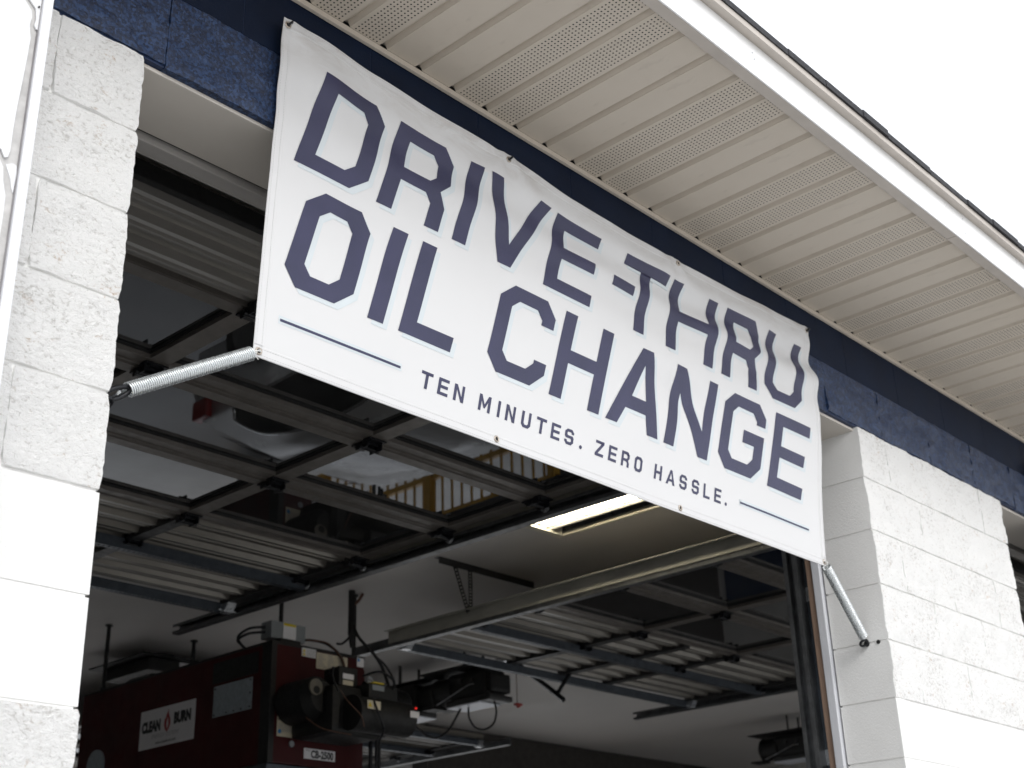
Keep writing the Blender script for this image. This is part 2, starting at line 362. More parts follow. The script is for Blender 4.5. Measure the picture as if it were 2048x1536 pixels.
# ------------------------------------------------------------------ building
BW = 3.105; PW = 1.245; PIT = BW+PW           # opening width, pier width, bay pitch
C = .2032; B = .4064; DEP = .222; DB = 10.0    # course height, block length, wall depth, building depth
bld = thing('garage_building', 'white painted block garage with blue lintel band and tan soffit', 'building', (0,0,-H))
wall = part('front_wall', MB().box(-4.3,-.008,.0046,DEP-.01,-H,.0), M['mortar_white'], bld)
for i in range(3):
    x0 = BW+PIT*i; part('pier_core', MB().box(x0+.006, (x0+PW-.006) if i < 2 else 13.1, .0046, DEP-.01, -H, .0), M['mortar_white'], wall)
part('lintel_core', MB().box(-4.3,13.1,.0030,DEP,-.003,.40), M['mortar_blue'], wall)
def block_mesh(w, h, split, seed, notch=False):
    nx = max(4, int(w/.0125)) if split else 3; nz = 18 if split else 3
    vs = []; fs = []; gx, gz = .0012, .0030
    for j in range(nz+1):
        for i in range(nx+1):
            x = gx + (w-2*gx)*i/nx; z = gz + (h-2*gz)*j/nz
            ez = min(j, nz-j); ex = min(i, nx-i)
            if split:
                nv = noise.fractal(Vector((x*11+seed*7.3, z*13, seed*3.1)), .8, 2.2, 5)
                n2 = noise.noise(Vector((x*75+seed, z*75, seed*1.7)))
                y = min(.002, -.0032 - .0062*nv - .0022*n2)*(.75 if ez == 0 else 1) + (.0004 if ez == 0 else 0)
                if i in (0, nx): x += .0016*n2 + (.0045 if i == 0 else -.0045)*max(0, 1-ez/1.6) if notch else .0008*n2
                if ez == 0: z += .0012*n2
            else:
                y = 0.0 if min(ex, ez) else .0018
            vs.append((x, y, z))
    W_ = nx+1
    for j in range(nz):
        for i in range(nx): fs.append((j*W_+i, j*W_+i+1, (j+1)*W_+i+1, (j+1)*W_+i))
    rim = [i for i in range(nx)] + [j*W_+nx for j in range(nz)] + [nz*W_+i for i in range(nx,0,-1)] + [j*W_ for j in range(nz,0,-1)]
    n = len(rim); o = len(vs); vs += [vs[k] for k in rim]          # own rim vertices: the arris stays crisp
    for yy in (.013, DEP-.004):
        for k in rim:
            i_, j_ = k % W_, k//W_
            vs.append((gx+(w-2*gx)*i_/nx, yy, gz+(h-2*gz)*j_/nz))
    side0 = len(fs)
    for q in (0, n):
        for k in range(n): fs.append((o+q+(k+1)%n, o+q+k, o+q+n+k, o+q+n+(k+1)%n))
    fs.append(tuple(range(o+2*n, o+3*n)))
    return vs, fs, side0
bn = 0
def block(x, z, w, mat, split, h=C):
    global bn; bn += 1
    vs, fs, side0 = block_mesh(w, h, split, bn*1.37, x+w < .01)
    mb = MB().add([(vx+x, vy, vz+z) for vx, vy, vz in vs], fs, split)
    mb.sm = [split and i < side0 for i in range(len(fs))]
    o = part('concrete_block', mb, mat, wall)
    if mat == M['white_split']:                    # the cut sides of a split-face block are smooth
        o.data.materials.append(M['white_smooth']); nf = len(o.data.polygons)
        for p_ in list(o.data.polygons)[side0:]: p_.material_index = 1
    return o
def course(xa, xb, z, first, mat, split, xmin=-9, xmax=99, low=False):
    x = xa; w = first
    while x < xb-.02:
        w2 = min(w, xb-x)
        if xb-x-w2 < .08: w2 = xb-x
        if x+w2 > xmin and x < xmax:
            drop = .008 if low and any(PIT*i_ < x and x+w2 < PIT*i_+BW+.06 for i_ in range(3)) else 0
            block(x, z-drop, w2, mat, split, C+drop)
        x += w2; w = B
for k in range(1, 12):                          # left pier: courses count down from the lintel
    split = k not in (6, 7)
    ws = [.204, B, B, B] if k % 2 else [B, B, B]
    x = 0.0
    for w in ws:
        block(x-w, -C*k, w, M['white_split' if split else 'white_smooth'], split); x -= w
for k in range(1, 12):
    split = k not in (6, 7)
    course(BW, BW+PW, -C*k, .2075 if k % 2 else .415, M['white_split' if split else 'white_smooth'], split)
for k in range(1, 8):
    split = k not in (6, 7)
    course(BW+PIT, BW+PIT+PW, -C*k, .2075 if k % 2 else .415, M['white_split' if split else 'white_smooth'], split)
course(.05-B*6, 9.8, 0.0, B, M['blue_split'], True, xmin=-.9, low=True)
course(.253-B*6, 9.8, C, B, M['blue_smooth_shaded'], False, xmin=-.9)
for i in range(3):
    x0 = PIT*i
    part('lintel_underside', MB().cbox(x0-.004 if i else .0, x0+BW+.004, .016, DEP+.004, -.015, -.004, .003), M['lintel_paint'], wall)
# trim boards round the openings
for i in range(2):
    x0 = PIT*i
    for s, xe in ((-1, x0), (1, x0+BW)):
        a, b = (xe-.014, xe+.034) if s > 0 else (xe-.034, xe+.014)
        part('jamb_trim', MB().cbox(a, b, DEP+.004, .258, -H, -.026, .003), M['white_trim'], wall)
        a, b = (xe-.004, xe+.036) if s > 0 else (xe-.036, xe+.004)
        part('jamb_stud', MB().cbox(a, b, .2585, .287, -H, .05, .002), M['raw_wood'], wall)
    part('header_board', MB().cbox(x0-.01, x0+BW+.01, .240, .293, -.030, .07, .003), M['header_board'], wall)
    part('header_gap_shade', MB().box(x0+.02, x0+BW-.02, DEP+.005, .239, -.006, .05), M['gasket'], wall)  # black filler paints the shade of the gap
# inner shell
part('rear_wall', MB().box(-4.3,PIT,DB-.2,DB,-H,.41), M['inner_wall'], bld)  # rear bays walled up here to darken the interior
part('rear_lintel', MB().box(PIT+.001,PIT+BW-.001,DB-.2,DB,0,.41), M['inner_wall'], bld)
JX, JD = PIT+BW+.25, 7.3                          # right part made shallower so bright ground reflects in the door glass
part('rear_wall', MB().box(PIT+BW,JX+.2,DB-.2,DB,-H,.41), M['inner_wall'], bld)
part('added_side_lintel', MB().box(JX,JX+.2,JD+.001,DB-.201,0,.41), M['inner_wall'], bld)  # side opening added below so bright ground reaches the glass reflections
part('rear_lintel', MB().box(JX,9.9,JD-.2,JD,0,.41), M['unlit_wall'], bld)
part('rear_wall', MB().box(9.901,12.899,JD-.2,JD,-H,.41), M['unlit_wall'], bld)  # unseen wall added to keep bright ground out of the right bay's glass
part('side_wall', MB().box(-4.3,-4.1,DEP,DB-.2,-H,.41), M['inner_wall'], bld)
part('side_wall', MB().box(12.9,13.1,DEP,7.3,-H,.41), M['inner_wall'], bld)
part('wall_stripe', MB().box(12.88,12.896,.4,7.0,-H,-2.1), M['blue_wall'], bld)
part('inner_front_face', MB().box(-4.1,-.2,DEP+.002,DEP+.03,-H,.41).box(BW+.15,PIT-.15,DEP+.002,DEP+.03,-H,.41).box(PIT+BW+.15,2*PIT-.15,DEP+.002,DEP+.03,-H,.41)
     .box(-.2,13.,DEP+.002,DEP+.012,.08,.41), M['inner_wall'], bld)
LX0, LX1, LY0, LY1 = 3.996, 4.306, 1.275, 2.495     # recess for the ceiling light
cz = .42
part('ceiling', MB().box(-4.3,LX0,DEP,DB,cz,cz+.03).box(LX1,JX+.2,DEP,DB,cz,cz+.03).box(JX+.2,13.1,DEP,JD,cz,cz+.03).box(LX0,LX1,DEP,LY0,cz,cz+.03).box(LX0,LX1,LY1,DB,cz,cz+.03).box(-4.3,JX+.2,DEP,DB,cz+.12,cz+.14).box(JX+.2,13.1,DEP,JD,cz+.12,cz+.14), M['ceiling'], bld)
# soffit boards
SO = -.620
def board_mesh(perf):
    a = .052; z0 = .405; t = .003; g = .0135
    prof = [(-a,z0),(a,z0),(a+.003,z0+.015),(a+2*g-.010,z0+.015),(a+2*g-.0012,z0+.0025),(a+2*g,z0+.0025),(a+2*g,z0+.019),(-a,z0+.019)]
    return MB().extr(prof, 'y', SO, -.012).mesh('soffit_panel', M['vinyl_perf' if perf else 'vinyl'], (0,0,0))
soff = part('soffit', MB().box(-4.4,13.2,SO,0,.426,.436), M['vinyl'], bld)
mp, mf = board_mesh(True), board_mesh(False)
for k in range(-22, 96):
    o = part('soffit_panel', None, None, soff, at=(.546+.13*k+.0785, 0, 0), mesh=mp if k % 4 in (3, 0) else mf)
part('wall_channel', MB().cbox(-4.3,13.1,-.0125,-.0005,.388,.4045,.002), M['vinyl'], bld)
part('soffit_edge_trim', MB().cbox(-4.4,2.728,-.6545,SO-.001,.396,.412,.002), M['trim_shade'], bld)
part('soffit_edge_trim', MB().cbox(2.732,13.2,-.6545,SO-.001,.3965,.412,.002), M['trim_shade'], bld)
part('fascia', MB().cbox(-4.4,2.808,-.6605,-.655,.3955,.512,.002), M['fascia'], bld)
part('fascia', MB().cbox(2.806,13.2,-.6615,-.6558,.3950,.512,.002), M['fascia'], bld)
for q in ((1.494,.452),(1.487,.470),(2.80,.49),(2.80,.43)):
    part('fascia_nail', MB().disc((q[0],-.6635,q[1]), .0022, .003, 'y', 8), M['galv'], bld)
part('drip_edge', MB().extr([(-.656,.513),(-.690,.506),(-.690,.528),(-.30,.66),(-.30,.64),(-.656,.522)], 'x', -4.4, 13.2), M['trim_shade'], bld)
roof = part('roof', MB().extr([(-.655,.531),(5.0,2.42),(10.65,.531),(10.65,.515),(5.0,2.38),(-.655,.515)], 'x', -4.4, JX+.4), M['shingle'], bld)
part('roof_wing', MB().extr([(-.655,.531),(3.6,1.95),(7.9,.531),(7.9,.515),(3.6,1.91),(-.655,.515)], 'x', JX+.41, 13.2), M['shingle'], bld)  # roof cut back here so the sky lights the reflected ground
x = -4.4
while x < 13.2:                                    # courses of shingle tabs along the eave, each tab a piece
    w = random.choice((.16,.21,.26,.30))*random.uniform(.9,1.1); j = random.uniform(-.004,.004); e = random.uniform(0,.007)
    y0 = -.697-j; z0 = .5285
    part('shingle', MB().extr([(y0,z0-.001),(y0,z0+.019+e*.7),(y0+.30,z0+.116+e*.7),(y0+.30,z0+.099)], 'x', x, x+w-.003), M['shingle'], roof); x += w
x = -4.4
while x < 13.2:
    w = random.uniform(.28,.34)
    part('shingle', MB().extr([(-.565,.600),(-.565,.616),(-.26,.718),(-.26,.702)], 'x', x, x+w-.004), M['shingle'], roof); x += w
# ------------------------------------------------------------------ sectional overhead doors (stored overhead)
def make_door():
    d = thing('overhead_door', 'open sectional door stored overhead behind the banner, three rows of dark glass panes', 'garage door', (BW/2,0,.1), 'overhead doors open under the ceiling')
    x0, x1, zb = .022, 3.083, .10
    JY = [.955, 1.562, 2.172, 2.792, 3.24, 3.90]
    cx = [.022, 1.028, 2.044, 3.083]
    def ribs(ya, yb, pitch, dep):
        n = max(2, round((yb-ya)/pitch)); p = (yb-ya)/n; low = []
        for k in range(n):
            y = ya+k*p
            low += [(y, zb+dep), (y+p*.22, zb+dep), (y+p*.30, zb), (y+p*.46, zb+.001), (y+p*.52, zb+dep*.55), (y+p*.62, zb+dep*.62), (y+p*.66, zb+dep*.25), (y+p*.74, zb+dep*.25), (y+p*.78, zb+dep*.7), (y+p*.95, zb+dep*.5)]
        low.append((yb, zb+dep))
        return low + [(yb, zb+.05), (ya, zb+.05)]
    sec = part('bottom_section', MB().extr(ribs(.572, JY[0]-.002, .125, .024), 'x', x0, x1), M['rib_pale'], d)
    part('bottom_seal', MB().cbox(x0, x1, .545, .570, .095, .150, .006), M['gasket'], sec)
    lab = part('caution_label', MB().add([(.20,.578,zb+.0185),(.62,.578,zb+.0185),(.62,.600,zb+.0185),(.20,.600,zb+.0185)], [(0,1,2,3)]), M['ink'], sec)
    tm = MB(); text_on(tm, 'CAUTION', .020, (.32,.589,zb+.0182), (-1,0,0), (0,-1,0), bold=.0006, spacing=1.1)
    part('caution_text', tm, M['label_white'], sec)
    for r in range(3):
        ya, yb = JY[r]+.003, JY[r+1]-.003
        fr = MB(); t = .068
        fr.box(x0, x1, ya, ya+t, zb, zb+.048).box(x0, x1, yb-t, yb, zb, zb+.048)
        for k, xx in enumerate(cx):
            a, b = (xx-.038, xx+.038) if k in (1, 2) else ((xx, xx+.06) if k == 0 else (xx-.06, xx))
            fr.box(a, b, ya+t, yb-t, zb+.001, zb+.048)
        fr.box(x0, x1, ya+.004, ya+.010, zb-.004, zb).box(x0, x1, yb-.016, yb-.010, zb-.005, zb)
        F = part('section_frame', fr, M['frame_alu'], d)
        for k in range(3):
            a = cx[k] + (.038 if k else .06); b = cx[k+1] - (.038 if k < 2 else .06)
            g = MB()
            for q in ((a,a+.007,ya+t,yb-t),(b-.007,b,ya+t,yb-t),(a+.007,b-.007,ya+t,ya+t+.007),(a+.007,b-.007,yb-t-.007,yb-t)): g.box(*q, zb+.018, zb+.026)
            part('gasket', g, M['gasket'], F)
            part('window_pane', MB().box(a+.002, b-.002, ya+t+.002, yb-t-.002, zb+.026, zb+.032), M['glass'], F)
    for ya, yb in ((JY[3], JY[4]), (JY[4], JY[5])):
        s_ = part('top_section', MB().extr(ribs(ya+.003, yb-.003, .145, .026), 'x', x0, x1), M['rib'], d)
        for xx in (x0+.03, 1.028, 1.5525, 2.044, x1-.03):
            part('section_stile', MB().cbox(xx-.034, xx+.034, ya+.012, yb-.012, zb-.012, zb+.03, .003), M['dark_stile'], s_)
    # perforated reinforcing struts across the top sections
    for yy in (3.262, 3.905):
        st = MB(); w = .030; zt = zb-.004
        st.box(x0, x1, yy-.030, yy-.027, zt-.052, zt)              # web
        st.box(x0, x1, yy-.0269, yy+.010, zt-.003, zt)
        lz, hz = zt-.058, zt-.052
        st.box(x0, x1, yy-.0269, yy-.020, zt-.052, zt-.049).box(x0, x1, yy-.0005, yy+.010, zt-.052, zt-.049)
        k = x0
        while k < x1-.02:
            st.box(k, k+.016, yy-.0200, yy-.0005, zt-.052, zt-.049); k += .027
        part('perforated_strut', st, M['strut_steel'], d)
    def hinge(xx, yy, roller=0):
        h = MB()
        h.cbox(xx-.045, xx+.045, yy-.060, yy-.012, zb-.007, zb-.001, .002).cbox(xx-.032, xx+.032, yy+.010, yy+.066, zb-.008, zb-.0015, .002)
        h.cbox(xx-.040, xx-.033, yy-.040, yy+.032, zb-.034, zb-.006, .002).cbox(xx+.033, xx+.040, yy-.040, yy+.032, zb-.034, zb-.006, .002)
        h.tube([(xx-.05,yy-.002,zb-.026),(xx+.05,yy-.002,zb-.026)], .0105, 8)
        h.extr([(xx-.030,yy-.03),(xx+.03,yy-.03),(xx+.012,yy+.05),(xx-.012,yy+.05)], 'z', zb-.018, zb-.009)
        for q in ((-.028,-.045),(.028,-.045),(-.02,.052),(.02,.052)): h.disc((xx+q[0],yy+q[1],zb-.014), .0055, .006, 'z', 6)
        o = part('hinge', h, M['black_steel'], d)
        if roller:
            rl = MB().tube([(xx-.03*roller,yy-.002,zb-.026),(xx+.066*roller,yy-.002,zb-.026)], .0055, 8).disc((xx+.050*roller-.007,yy-.002,zb-.026), .022, .014, 'x', 14)
            part('roller', rl, M['galv'], o)
    for yy in JY[:5]:
        for xx in (1.028, 2.044): hinge(xx, yy)
        hinge(.055, yy, -1); hinge(3.05, yy, 1)
    for xx, s in ((.055,-1),(3.05,1)):             # top roller carriers
        tb = MB().extr([(3.80,zb),(3.90,zb),(3.885,zb-.06),(3.845,zb-.06)], 'x', xx-.028, xx+.028)
        tb.tube([(xx-.05*s,3.865,zb-.045),(xx+.07*s,3.865,zb-.045)], .006, 8)
        part('top_bracket', tb, M['galv'], d)
    return d
door = make_door()
door2 = copy_tree(door); door2.location.x += PIT
tag(door2, 'open sectional door in the right bay, its far half seen past the hanging track')
door3 = copy_tree(door); door3.location = (BW/2+PIT, DB, .1+H); door3.rotation_euler = (0,0,math.pi)
tag(door3, 'far rear sectional door stored overhead beside the furnace burner')

# ------------------------------------------------------------------ door tracks
def make_track(xc, s, label, ylen=4.47):
    """s=+1: channel open towards -x (right-hand track); s=-1 mirrored"""
    t = thing('door_track', label, 'door track', (xc,.36,-H), 'steel door tracks')
    path = [(xc,.36,-H+.01),(xc,.36,-.24)] + arc((xc,.66,-.24), .30, math.pi, math.pi/2, 10)[1:] + [(xc,1.2,.066),(xc,2.5,.070),(xc,ylen,.074)]
    ch = MB(); a = lambda p, q: (min(p*s, q*s), max(p*s, q*s))
    for (p, q), (b0, b1) in (((.030,.0325),(-.028,.028)), ((-.012,.030),(.0255,.028)), ((-.012,.030),(-.028,-.0255)), ((-.0145,-.012),(.012,.028)), ((-.0145,-.012),(-.028,-.012))):
        lo, hi = a(p, q); ch.sweep(path, lo, hi, b0, b1)
    part('track_channel', ch, M['track_steel'], t)
    lo, hi = a(.033, .037)
    an = MB().box(xc+lo, xc+hi, .66, min(ylen-.35, 4.0), .066, .140); l2, h2 = a(.037, .075)
    an.box(xc+l2, xc+h2, .66, min(ylen-.35, 4.0), .137, .140)
    part('reinforcing_angle', an, M['angle_steel'], t)
    lo, hi = a(.034, .0385); wa = MB().box(xc+lo, xc+hi, .292, .345, -H+.01, -.12); l2, h2 = a(.0385, .085); wa.box(xc+l2, xc+h2, .289, .2935, -H+.01, -.12)
    part('wall_angle', wa, M['strut_steel'], t)
    for z in (-2.6,-1.9,-1.2,-.6):
        bk = MB(); lo, hi = a(.0325, .055); bk.cbox(xc+lo, xc+hi, .29, .375, z, z+.055, .002)
        for q in (.31,.35): bk.disc((xc+.031*s-.004, q, z+.027), .007, .008, 'x', 6)
        part('track_bracket', bk, M['galv'], t)
    return t
make_track(3.128, 1, 'right-hand track of the left bay, its cut end hanging above the furnace')
make_track(-.023, -1, 'left-hand track of the left bay, behind the pier with the cracked sign')
make_track(PIT-.023, -1, 'long hanging track in the middle, lit yellow by the ceiling light', 4.25)
make_track(PIT+3.128, 1, 'right-hand track of the right bay, its bare end pointing at the far ceiling', 4.47)
rt_ = thing('door_track', 'rear bay track at the bottom edge, left of the dim far opener', 'door track', (PIT+3.128,DB-.36,-H), 'steel door tracks')
rp = [(PIT+3.128,DB-.36,-H+.01),(PIT+3.128,DB-.36,-.24)] + [(p[0], DB-p[1], p[2]) for p in arc((PIT+3.128,.66,-.24), .30, math.pi, math.pi/2, 10)[1:]] + [(PIT+3.128,5.85,.06)]
part('track_channel', MB().sweep(rp, .030,.033,-.028,.028).sweep(rp,-.012,.030,.0255,.028).sweep(rp,-.012,.030,-.028,-.0255), M['track_steel'], rt_)
# perforated hanger on the ceiling above the middle track
hg = thing('track_hanger', 'dark perforated angle on the ceiling with two legs down to the middle track', 'hanger', (4.3,3.2,.42))
hb = MB().box(4.05,4.88,3.205,3.209,.378,.4195)
k = 4.06
part('ceiling_angle', hb.box(4.05,4.88,3.209,3.245,.4165,.4195), M['dark_stile'], hg)
def leg(xa, za, xb, zb_, y):
    mbl = MB(); n = 14
    d = Vector((xb-xa,0,zb_-za)); L = d.length; d.normalize(); p = Vector((d.z,0,-d.x))
    for e in (-.016, .009):
        q = [Vector((xa,y,za))+p*e, Vector((xa,y,za))+p*(e+.007), Vector((xb,y,zb_))+p*(e+.007), Vector((xb,y,zb_))+p*e]
        mbl.add([v for v in q]+[v+Vector((0,.003,0)) for v in q], [(0,1,2,3),(4,5,6,7),(0,1,5,4),(1,2,6,5),(2,3,7,6),(3,0,4,7)])
    for i in range(n):
        c0 = Vector((xa,y,za))+d*(L*(i+.1)/n); c1 = Vector((xa,y,za))+d*(L*(i+.62)/n)
        q = [c0-p*.009, c0+p*.009, c1+p*.009, c1-p*.009]
        mbl.add(q+[v+Vector((0,.003,0)) for v in q], [(0,1,2,3),(4,5,6,7),(0,1,5,4),(1,2,6,5),(2,3,7,6),(3,0,4,7)])
    return mbl
part('leg', leg(4.17,.40,4.285,.12,3.200), M['dark_stile'], hg); part('leg', leg(4.30,.40,4.30,.13,3.1965), M['dark_stile'], hg)

# ------------------------------------------------------------------ ceiling light
cl = thing('ceiling_light', 'recessed four tube ceiling light under the banner edge, two tubes lit', 'light fixture', ((LX0+LX1)/2,(LY0+LY1)/2,cz))
rim = MB(); e = .020
for q in ((LX0-.006,LX0+e,LY0-.006,LY1+.006),(LX1-e,LX1+.006,LY0-.006,LY1+.006),(LX0+e,LX1-e,LY0-.006,LY0+e+.02),(LX0+e,LX1-e,LY1-e-.02,LY1+.006)): rim.box(*q, cz-.006, cz+.006)
part('frame', rim, M['cream_enamel'], cl)
part('housing', MB().box(LX0+.002,LX0+.006,LY0,LY1,cz+.006,cz+.075).box(LX1-.006,LX1-.002,LY0,LY1,cz+.006,cz+.075).box(LX0+.006,LX1-.006,LY0,LY0+.004,cz+.006,cz+.075).box(LX0+.006,LX1-.006,LY1-.004,LY1,cz+.006,cz+.075).box(LX0+.002,LX1-.002,LY0,LY1,cz+.075,cz+.079), M['cream_enamel'], cl)
for i in range(4):
    tx = LX0+.046+i*.073
    rf = MB().extr([(tx-.032,cz+.02),(tx-.02,cz+.045),(tx+.02,cz+.045),(tx+.032,cz+.02),(tx+.032,cz+.0215),(tx+.0205,cz+.0465),(tx-.0205,cz+.0465),(tx-.032,cz+.0215)], 'y', LY0+.03, LY1-.03)
    part('reflector', rf, M['reflector'], cl)
    if i < 3: part('tube', MB().tube([(tx,LY0+.05,cz+.022),(tx,LY1-.05,cz+.022)], .0165 if i < 2 else .016, 14), M['tube_on' if i < 2 else 'tube_off'], cl, label='lit fluorescent tube' if i < 2 else 'unlit tube')
    for yy in (LY0+.026, LY1-.05): part('lamp_holder', MB().cbox(tx-.013,tx+.013,yy,yy+.024,cz+.006,cz+.044,.004), M['cream_enamel'], cl)

# ------------------------------------------------------------------ banner
BX, BZ, BWD, BHT = .345, .290, 2.428, .900
def interp(tab, x):
    for (a, b), (c_, d_) in zip(tab, tab[1:]):
        if x <= c_:
            t = max(0, (x-a)/(c_-a)); t = t*t*(3-2*t); return b+(d_-b)*t
    return tab[-1][1]
SAG = [(0,.002),(.11,.006),(.30,-.012),(.5,-.020),(.66,-.016),(.80,-.016),(1.1,-.040),(1.24,-.042),(1.37,-.046),(1.6,-.040),(1.93,-.030),(2.17,-.020),(2.43,-.004)]
G_ = lambda x, s: math.exp(-(x/s)**2)
def bsurf(u, v, lift=0.0):
    """u to the right, v downwards, in metres on the cloth -> point relative to the opening top"""
    t = v/BHT; y = -.034 + .054*t
    ru = u/BWD
    y -= .020*math.sin(math.pi*min(1, max(0, (ru-.10)/.9)))*math.sin(math.pi*t)**1.3*.55
    y -= .018*G_(ru-1.0, .20)*G_(t-.42, .26)
    a = .0025 + .0085*max(0, ru-.12)**.8
    en = math.exp(-((v-.16)/.16)**2)
    ph = 2.2*ru + .5*math.sin(5*ru)
    y += a*en*math.sin(2*math.pi*v/.155 + ph*1.6 - .6)
    y += .0055*en*math.sin(2*math.pi*(u*.55+v*.8)/.34 + 1.0)*(.35+ru)
    for gu in (0.0, .80, 1.60, 2.428):             # puckers fanning out from the grommets
        du = u-gu; r_ = math.hypot(du, v); an = math.atan2(du, v+.02)
        y += .0045*math.exp(-r_/.20)*math.sin(an*5.5+gu)*min(1, r_/.04)
    y += .010*G_(u-.16, .07)*G_(v-.13, .10)*-.55
    y += .006*G_(u-.28, .10)*G_(v-.47, .07)
    y += .011*G_(u-1.62, .11)*G_(v-.53, .06) - .009*G_(u-1.55, .16)*G_(v-.44, .06)
    y += .013*G_(u-2.25, .18)*G_(v-.10, .07)
    y += .0035*(noise.noise(Vector((u*3.1, v*4.7, 2.2))))
    sag = interp(SAG, u)*math.exp(-v/.22)
    x = BX + u + .002*noise.noise(Vector((v*5, u, 9.1)))
    z = BZ - v + sag
    return Vector((x, y-lift, z))
ban = thing('banner', 'white vinyl banner reading DRIVE-THRU OIL CHANGE hung across the garage opening', 'banner', (BX+BWD/2,0,BZ))
bm_ = MB(); nu, nv = 300, 120; vs = []; fs = []
for lay in (0, 1):
    for j in range(nv+1):
        for i in range(nu+1): vs.append(bsurf(BWD*i/nu, BHT*j/nv, -.0012*lay))
N_ = (nu+1)*(nv+1)
for j in range(nv):
    for i in range(nu):
        k = j*(nu+1)+i; q = (k, k+nu+1, k+nu+2, k+1); fs.append(q); fs.append(tuple(reversed([z_+N_ for z_ in q])))
for i in range(nu): fs.append((i, i+1, i+1+N_, i+N_)); k = nv*(nu+1)+i; fs.append((k+1, k, k+N_, k+1+N_))
for j in range(nv): k = j*(nu+1); fs.append((k+nu+1, k, k+N_, k+nu+1+N_)); k += nu; fs.append((k, k+nu+1, k+nu+1+N_, k+N_))
part('cloth', bm_.add(vs, fs, True), M['banner'], ban)
# hem flaps: a second layer of cloth folded round the edge
hem = MB(); hw = .026
def strip(pts_in, pts_out, mbx):
    n = len(pts_in); mbx.add(list(pts_in)+list(pts_out), [(i, i+1, n+i+1, n+i) for i in range(n-1)], True)
us = [BWD*i/240 for i in range(241)]; vv = [BHT*i/120 for i in range(121)]
strip([bsurf(u, .001, .0012) for u in us], [bsurf(u, hw, .0012) for u in us], hem); strip([bsurf(u, hw, .0012) for u in us], [bsurf(u, hw+.001, .0002) for u in us], hem)
strip([bsurf(u, BHT-hw, .0012) for u in us], [bsurf(u, BHT-.001, .0012) for u in us], hem); strip([bsurf(u, BHT-hw-.001, .0002) for u in us], [bsurf(u, BHT-hw, .0012) for u in us], hem)
vm = [v for v in vv if hw+.001 < v < BHT-hw-.001]
for ua, ub in ((.001, hw), (BWD-hw, BWD-.001)): strip([bsurf(ua, v, .0012) for v in vm], [bsurf(ub, v, .0012) for v in vm], hem)
strip([bsurf(hw, v, .0012) for v in vm], [bsurf(hw+.001, v, .0002) for v in vm], hem); strip([bsurf(BWD-hw, v, .0012) for v in vm], [bsurf(BWD-hw-.001, v, .0002) for v in vm], hem)
part('hem', hem, M['banner'], ban)
st = MB()
def dash(p, q):
    d = (q-p); L = d.length
    if L > 1e-5: st.tube([p, q], .00035, 4, False)
for off in (.006, .021):
    k = off
    while k < BWD-off:
        dash(bsurf(k, off, .0017), bsurf(k+.0045, off, .0017)); dash(bsurf(k, BHT-off, .0017), bsurf(k+.0045, BHT-off, .0017)); k += .0075
    k = off
    while k < BHT-off:
        dash(bsurf(off, k, .0017), bsurf(off, k+.0045, .0017)); dash(bsurf(BWD-off, k, .0017), bsurf(BWD-off, k+.0045, .0017)); k += .0075
part('stitching', st, M['stitch'], ban, kind='stuff')
